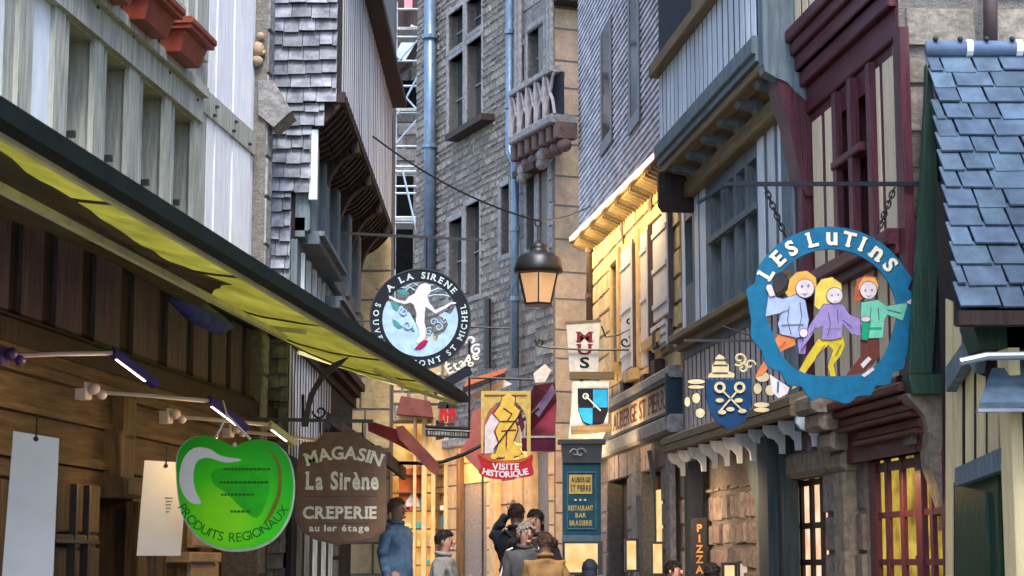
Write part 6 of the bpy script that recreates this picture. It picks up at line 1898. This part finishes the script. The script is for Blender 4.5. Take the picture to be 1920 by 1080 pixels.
def person(lab, px, py, Y, H, face, top, legs, hair, arms=('down', 'down'), drop=0, hood=False, lean=0, bag=False, hat=False):
    """px,py: centre of the head in the picture; H standing height; face: heading in degrees, 0 looks at the camera"""
    f = CF(Y); hs, hz = f.hit(px, py)
    g0 = gz(Y)
    k = H / 1.75
    base = Vector((hs, Y, g0))
    T = thing('person', lab, 'person', base)
    off = hz - (g0 + (1.63 - drop) * k)      # small correction so the head stands at its height
    k2 = (hz - g0) / (1.63 - drop)
    k = k2
    ca, sa = math.cos(rad(face)), math.sin(rad(face))
    def W(p):   # local (x right of the person's left.., y forward = -Y world)
        x, y, z = p
        y -= lean * max(0, z - .9)
        X, Yy = x * ca - y * sa, x * sa + y * ca
        return base + Vector((X * k, Yy * k, z * k))
    d = drop
    hip, knee = .93 - d, .50 - d * .45
    kf = -min(.35, d * 1.1)
    neck = 1.50 - d; sh = 1.42 - d
    P, rr, ln = [], [], []
    def add(p, r, l=None):
        P.append(W(p)); rr.append((r[0] * k, r[1] * k) if isinstance(r, tuple) else r * k)
        if l is not None: ln.append((l, len(P) - 1))
        return len(P) - 1
    pel = add((0, 0, hip), (.15, .11))
    wa = add((0, 0, hip + .2), (.13, .10), pel); che = add((0, 0, sh - .14), (.155, .11), wa); nb = add((0, .01, sh + .03), (.09, .07), che)
    nk = add((0, 0, neck + .02), .052, nb); hb = add((0, -.01, neck + .075), (.066, .072), nk); hm = add((0, -.012, neck + .145), (.076, .092), hb); ht = add((0, 0, neck + .215), (.06, .075), hm)
    jp = {}
    for sd in (-1, 1):
        h = add((sd * .09, 0, hip - .06), .085, pel); kn = add((sd * .10, kf, knee), .058, h); an = add((sd * .10, 0.02, .09), .042, kn); add((sd * .11, -.13, .04), .035, an)
        s_ = add((sd * .185, 0, sh), .055, che)
        mode = arms[0 if sd < 0 else 1]
        if mode == 'down': e, w = (sd * .23, .03, sh - .28), (sd * .22, -.04, sh - .53)
        elif mode == 'front': e, w = (sd * .23, -.02, sh - .27), (sd * .08, -.22, sh - .2)
        elif mode == 'up': e, w = (sd * .30, -.12, sh + .02), (sd * .14, -.14, sh + .26)
        elif mode == 'face': e, w = (sd * .24, -.20, sh - .10), (sd * .07, -.24, sh + .12)
        ei = add(e, .042, s_); wi = add(w, .028, ei)
        jp[sd] = (W((sd * .185, 0, sh)), W(e), W(w), Vector(w) - Vector(e), w)
    chains = [(P, rr, ln)]
    V, Fc = skin_mesh(chains)
    b = MB(f)
    b.solid(V, Fc)
    # hands: palm and five fingers
    for sd in (-1, 1):
        d_ = jp[sd][3].normalized(); w = Vector(jp[sd][4])
        x_ = d_.cross(Vector((0, 1, 0)));  x_ = x_.normalized() if x_.length > .1 else Vector((1, 0, 0))
        y_ = x_.cross(d_)
        L3 = lambda a, c, e_: W(w + d_ * a + x_ * c + y_ * e_)
        ch_ = [([W(w), L3(.04, 0, 0), L3(.085, 0, 0)], [(.026 * k, .016 * k), (.036 * k, .014 * k), (.036 * k, .012 * k)], [(0, 1), (1, 2)])]
        for q, (c, l) in enumerate(((-.027, .055), (-.009, .066), (.009, .062), (.026, .048))):
            ch_.append(([L3(.07, c, 0), L3(.085 + l * .5, c * 1.1, .008), L3(.085 + l, c * 1.1, .026)], [.0085 * k, .008 * k, .0065 * k], [(0, 1), (1, 2)]))
        ch_.append(([L3(.025, -.024, 0), L3(.055, -.05, .01), L3(.085, -.055, .02)], [.011 * k, .009 * k, .007 * k], [(0, 1), (1, 2)]))
        v2, f2 = skin_mesh(ch_, 1); b.solid(v2, f2)
    # nose and ears join the head
    hc = (0, -.012, neck + .145)
    def ell(c, r): # ellipsoid in local axes
        n = 7; vv, ff = [], []
        for i in range(n + 1):
            a = math.pi * i / n
            for q in range(10):
                t = 2 * math.pi * q / 10; vv.append(W((c[0] + r[0] * math.sin(a) * math.cos(t), c[1] + r[1] * math.sin(a) * math.sin(t), c[2] + r[2] * math.cos(a))))
        for i in range(n):
            for q in range(10): ff.append(((i + 1) * 10 + q, (i + 1) * 10 + (q + 1) % 10, i * 10 + (q + 1) % 10, i * 10 + q))
        return vv, ff
    for c, r in (((0, -.105, neck + .13), (.014, .022, .026)), ((-.078, 0, neck + .13), (.01, .02, .032)), ((.078, 0, neck + .13), (.01, .02, .032)), ((0, -.085, neck + .06), (.03, .022, .02))):
        b.solid(*ell(c, r))
    b.build('body', M['skin'], T, True)
    for sd in (-1, 1):
        b = MB(f); b.solid(*ell((sd * .03, -.096, neck + .152), (.013, .008, .008))); b.build('eye', M['eye'], T, True)
    b = MB(f); b.solid(*ell((0, -.098, neck + .092), (.024, .008, .006))); b.build('mouth', M['dark_red_ink'], T, True)
    # hair
    b = MB(f); n = 8; vv, ff = [], []
    for i in range(n + 1):
        a = math.pi * .62 * i / n
        for q in range(16):
            t = 2 * math.pi * q / 16
            front = max(0, -math.sin(t)) ** .6
            aa = a * (1 - .50 * front)
            if hair[1] == 'long': aa = a * (1.25 - .62 * front)
            r = (.086, .103, .104)
            j = 1 + .05 * math.sin(q * 5 + i * 3) + .05 * mnoise.noise(Vector((q * .9, i * .8, px * .1)))
            vv.append(W((hc[0] + r[0] * j * math.sin(aa) * math.cos(t), hc[1] + .012 + r[1] * j * math.sin(aa) * math.sin(t), hc[2] + .01 + r[2] * j * math.cos(aa))))
    for i in range(n):
        for q in range(16): ff.append(((i + 1) * 16 + q, (i + 1) * 16 + (q + 1) % 16, i * 16 + (q + 1) % 16, i * 16 + q))
    b.solid(vv, ff)
    if not hood:
        for _ in range(170):
            t = U(0, 6.283); fr_ = max(0, -math.sin(t)) ** .6
            a_ = U(.05, 1.9 * (1 - .5 * fr_)) if hair[1] == 'short' else U(.2, 2.3 * (1 - .55 * fr_))
            c_ = lambda aa, q=1: W((hc[0] + .088 * q * math.sin(aa) * math.cos(t + aa * .15), hc[1] + .012 + .105 * q * math.sin(aa) * math.sin(t + aa * .15), hc[2] + .012 + .106 * q * math.cos(aa)))
            l_ = U(.18, .4)
            b.tube([c_(a_), c_(a_ + l_ * .5, U(1.02, 1.08)), c_(a_ + l_, U(1.0, 1.12))], [.006, .005, .0015], 3)
    b.build('hood' if hood else 'hair', hair[0], T, True)
    if hood or hair[1] == 'long':
        b = MB(f); b.solid(*ell((0, .055, neck + .06), (.085, .06, .12))); b.build('hood' if hood else 'hair', hair[0], T, True)
    # jacket
    P, rr, ln = [], [], []
    a0 = add((0, 0, hip - .08), (.185, .145)); a1 = add((0, 0, hip + .12), (.172, .135), a0); a2 = add((0, 0, sh - .14), (.19, .14), a1); a3 = add((0, .005, sh + .02), (.13, .10), a2); a4 = add((0, .01, sh + .085), (.078, .072), a3)
    for sd in (-1, 1):
        s_ = add((sd * .19, 0, sh - .01), .078, a2)
        e = add((0, 0, 0), .066, s_); w = add((0, 0, 0), .05, e)
        P[e] = jp[sd][1]; P[w] = jp[sd][1].lerp(jp[sd][2], .93)
    V, Fc = skin_mesh([(P, rr, ln)])
    # quilting and folds
    V = [v + (v - base - Vector((0, 0, (v - base).z))).normalized() * ((.010 if 'quilt' in lab else .003) * math.sin(v.z * 62) + .03 * mnoise.noise(Vector((v.x * 9, v.y * 9, v.z * 14)))) for v in V]
    b = MB(f); b.solid(V, Fc); jk = b.build('jacket', top, T, True)
    b = MB(f); b.tube([W((.075 * math.cos(q * .524), .01 + .075 * math.sin(q * .524), sh + .09 + .012 * math.sin(q * .524))) for q in range(12)], .024 * k, 6, closed=True); b.build('collar', top, jk, True)
    if 'stripes' in lab:
        for sd in (-1, 1):
            b = MB(f); o_ = W((sd * .3, 0, 0)) - W((0, 0, 0)); o_.z = 0; o_ = o_.normalized() * .064 * k
            b.tube([W((sd * .15, 0, sh + .07)), W((sd * .215, 0, sh + .045)) , jp[sd][1] + o_, jp[sd][1].lerp(jp[sd][2], .8) + o_ * .85], .012 * k, 5); b.build('pale_stripe', M['paper'], jk, True)
    P, rr, ln = [], [], []
    a0 = add((0, 0, hip + .02), (.155, .12))
    for sd in (-1, 1):
        h = add((sd * .09, 0, hip - .1), .10, a0); kn = add((sd * .10, kf, knee), .078, h); add((sd * .10, .02, .1), .062, kn)
    V, Fc = skin_mesh([(P, rr, ln)]); b = MB(f); b.solid(V, Fc); b.build('trousers', legs, T, True)
    for sd in (-1, 1):
        b = MB(f); b.solid(*ell((sd * .105, -.06, .045), (.05, .14, .05))); b.build('shoe', M['black'], T, True)
    if bag:
        b = MB(f); b.solid(*ell((-.26, .06, hip + .02), (.08, .13, .17))); 
        o = b.build('shoulder_bag', M['lutin_black'], None, True); tag(o, 'dark shoulder bag on the hip of the person raising an arm', 'bag')
        b = MB(f); b.tube([W((-.26, .05, hip + .12)), W((-.12, .15, sh - .1)), W((.1, .1, sh + .07))], .012, 5); s = b.build('strap', M['lutin_black'], None); s.parent = o
    return T, W
def cl(name, c, **k): 
    k.setdefault('bump', .3); k.setdefault('sc_', 8); return mat(name, c, tuple(x * .6 for x in c), **k)
jean = cl('blue_denim', (.05, .12, .26)); dark = cl('dark_trousers', (.03, .03, .035))
person('man in a blue quilted jacket and jeans beside the brown crepe sign', 744, 957, 21.5, 1.8, 62, cl('blue_quilted_jacket', (.13, .24, .42)), jean, (cl('grey_hair', (.30, .24, .20)), 'short'), ('down', 'down'))
person('person in a pale grey hooded top, head turned to the right', 833, 1017, 21.0, 1.6, 75, cl('pale_grey_hoodie', (.30, .30, .30)), dark, (cl('black_hair', (.02, .017, .015)), 'short'), ('front', 'down'), drop=.28)
person('person in black seen from behind with an arm raised to the head', 968, 968, 20.6, 1.75, 160, cl('black_coat', (.02, .025, .035)), dark, (cl('dark_brown_hair', (.03, .02, .015)), 'short'), ('down', 'up'), bag=True)
person('woman with long dark hair facing the camera behind the grey-haired man', 1004, 978, 20.0, 1.7, -15, cl('black_jacket', (.03, .025, .03)), dark, (cl('long_dark_hair', (.025, .016, .012)), 'long'), ('face', 'down'))
person('grey-haired man in a dark grey jacket with pale side stripes', 985, 1003, 18.8, 1.65, 25, cl('dark_grey_jacket', (.085, .085, .09)), dark, (cl('light_grey_hair', (.42, .38, .36)), 'short'), ('down', 'down'))
person('person in a tan coat seen from behind at the foot of the tan corner', 1022, 1021, 18.0, 1.6, 190, cl('tan_coat', (.34, .19, .07)), dark, (cl('brown_hair', (.09, .05, .03)), 'short'), ('down', 'front'))
person('child in a dark blue hood in front of the lit menu case', 1106, 1071, 15.5, 1.4, 170, cl('navy_coat', (.02, .03, .06)), jean, (cl('navy_hood', (.012, .016, .03)), 'long'), hood=True)
person('child with black hair turned right, beside the black pizza post', 1262, 1073, 16.5, 1.35, 60, cl('red_child_coat', (.3, .05, .05)), jean, (cl('black_child_hair', (.015, .012, .012)), 'short'))
person('child with black hair seen from behind, right of the black pizza post', 1335, 1077, 16.4, 1.35, 175, cl('teal_child_coat', (.03, .10, .12)), jean, (cl('jet_black_hair', (.012, .012, .014)), 'short'))
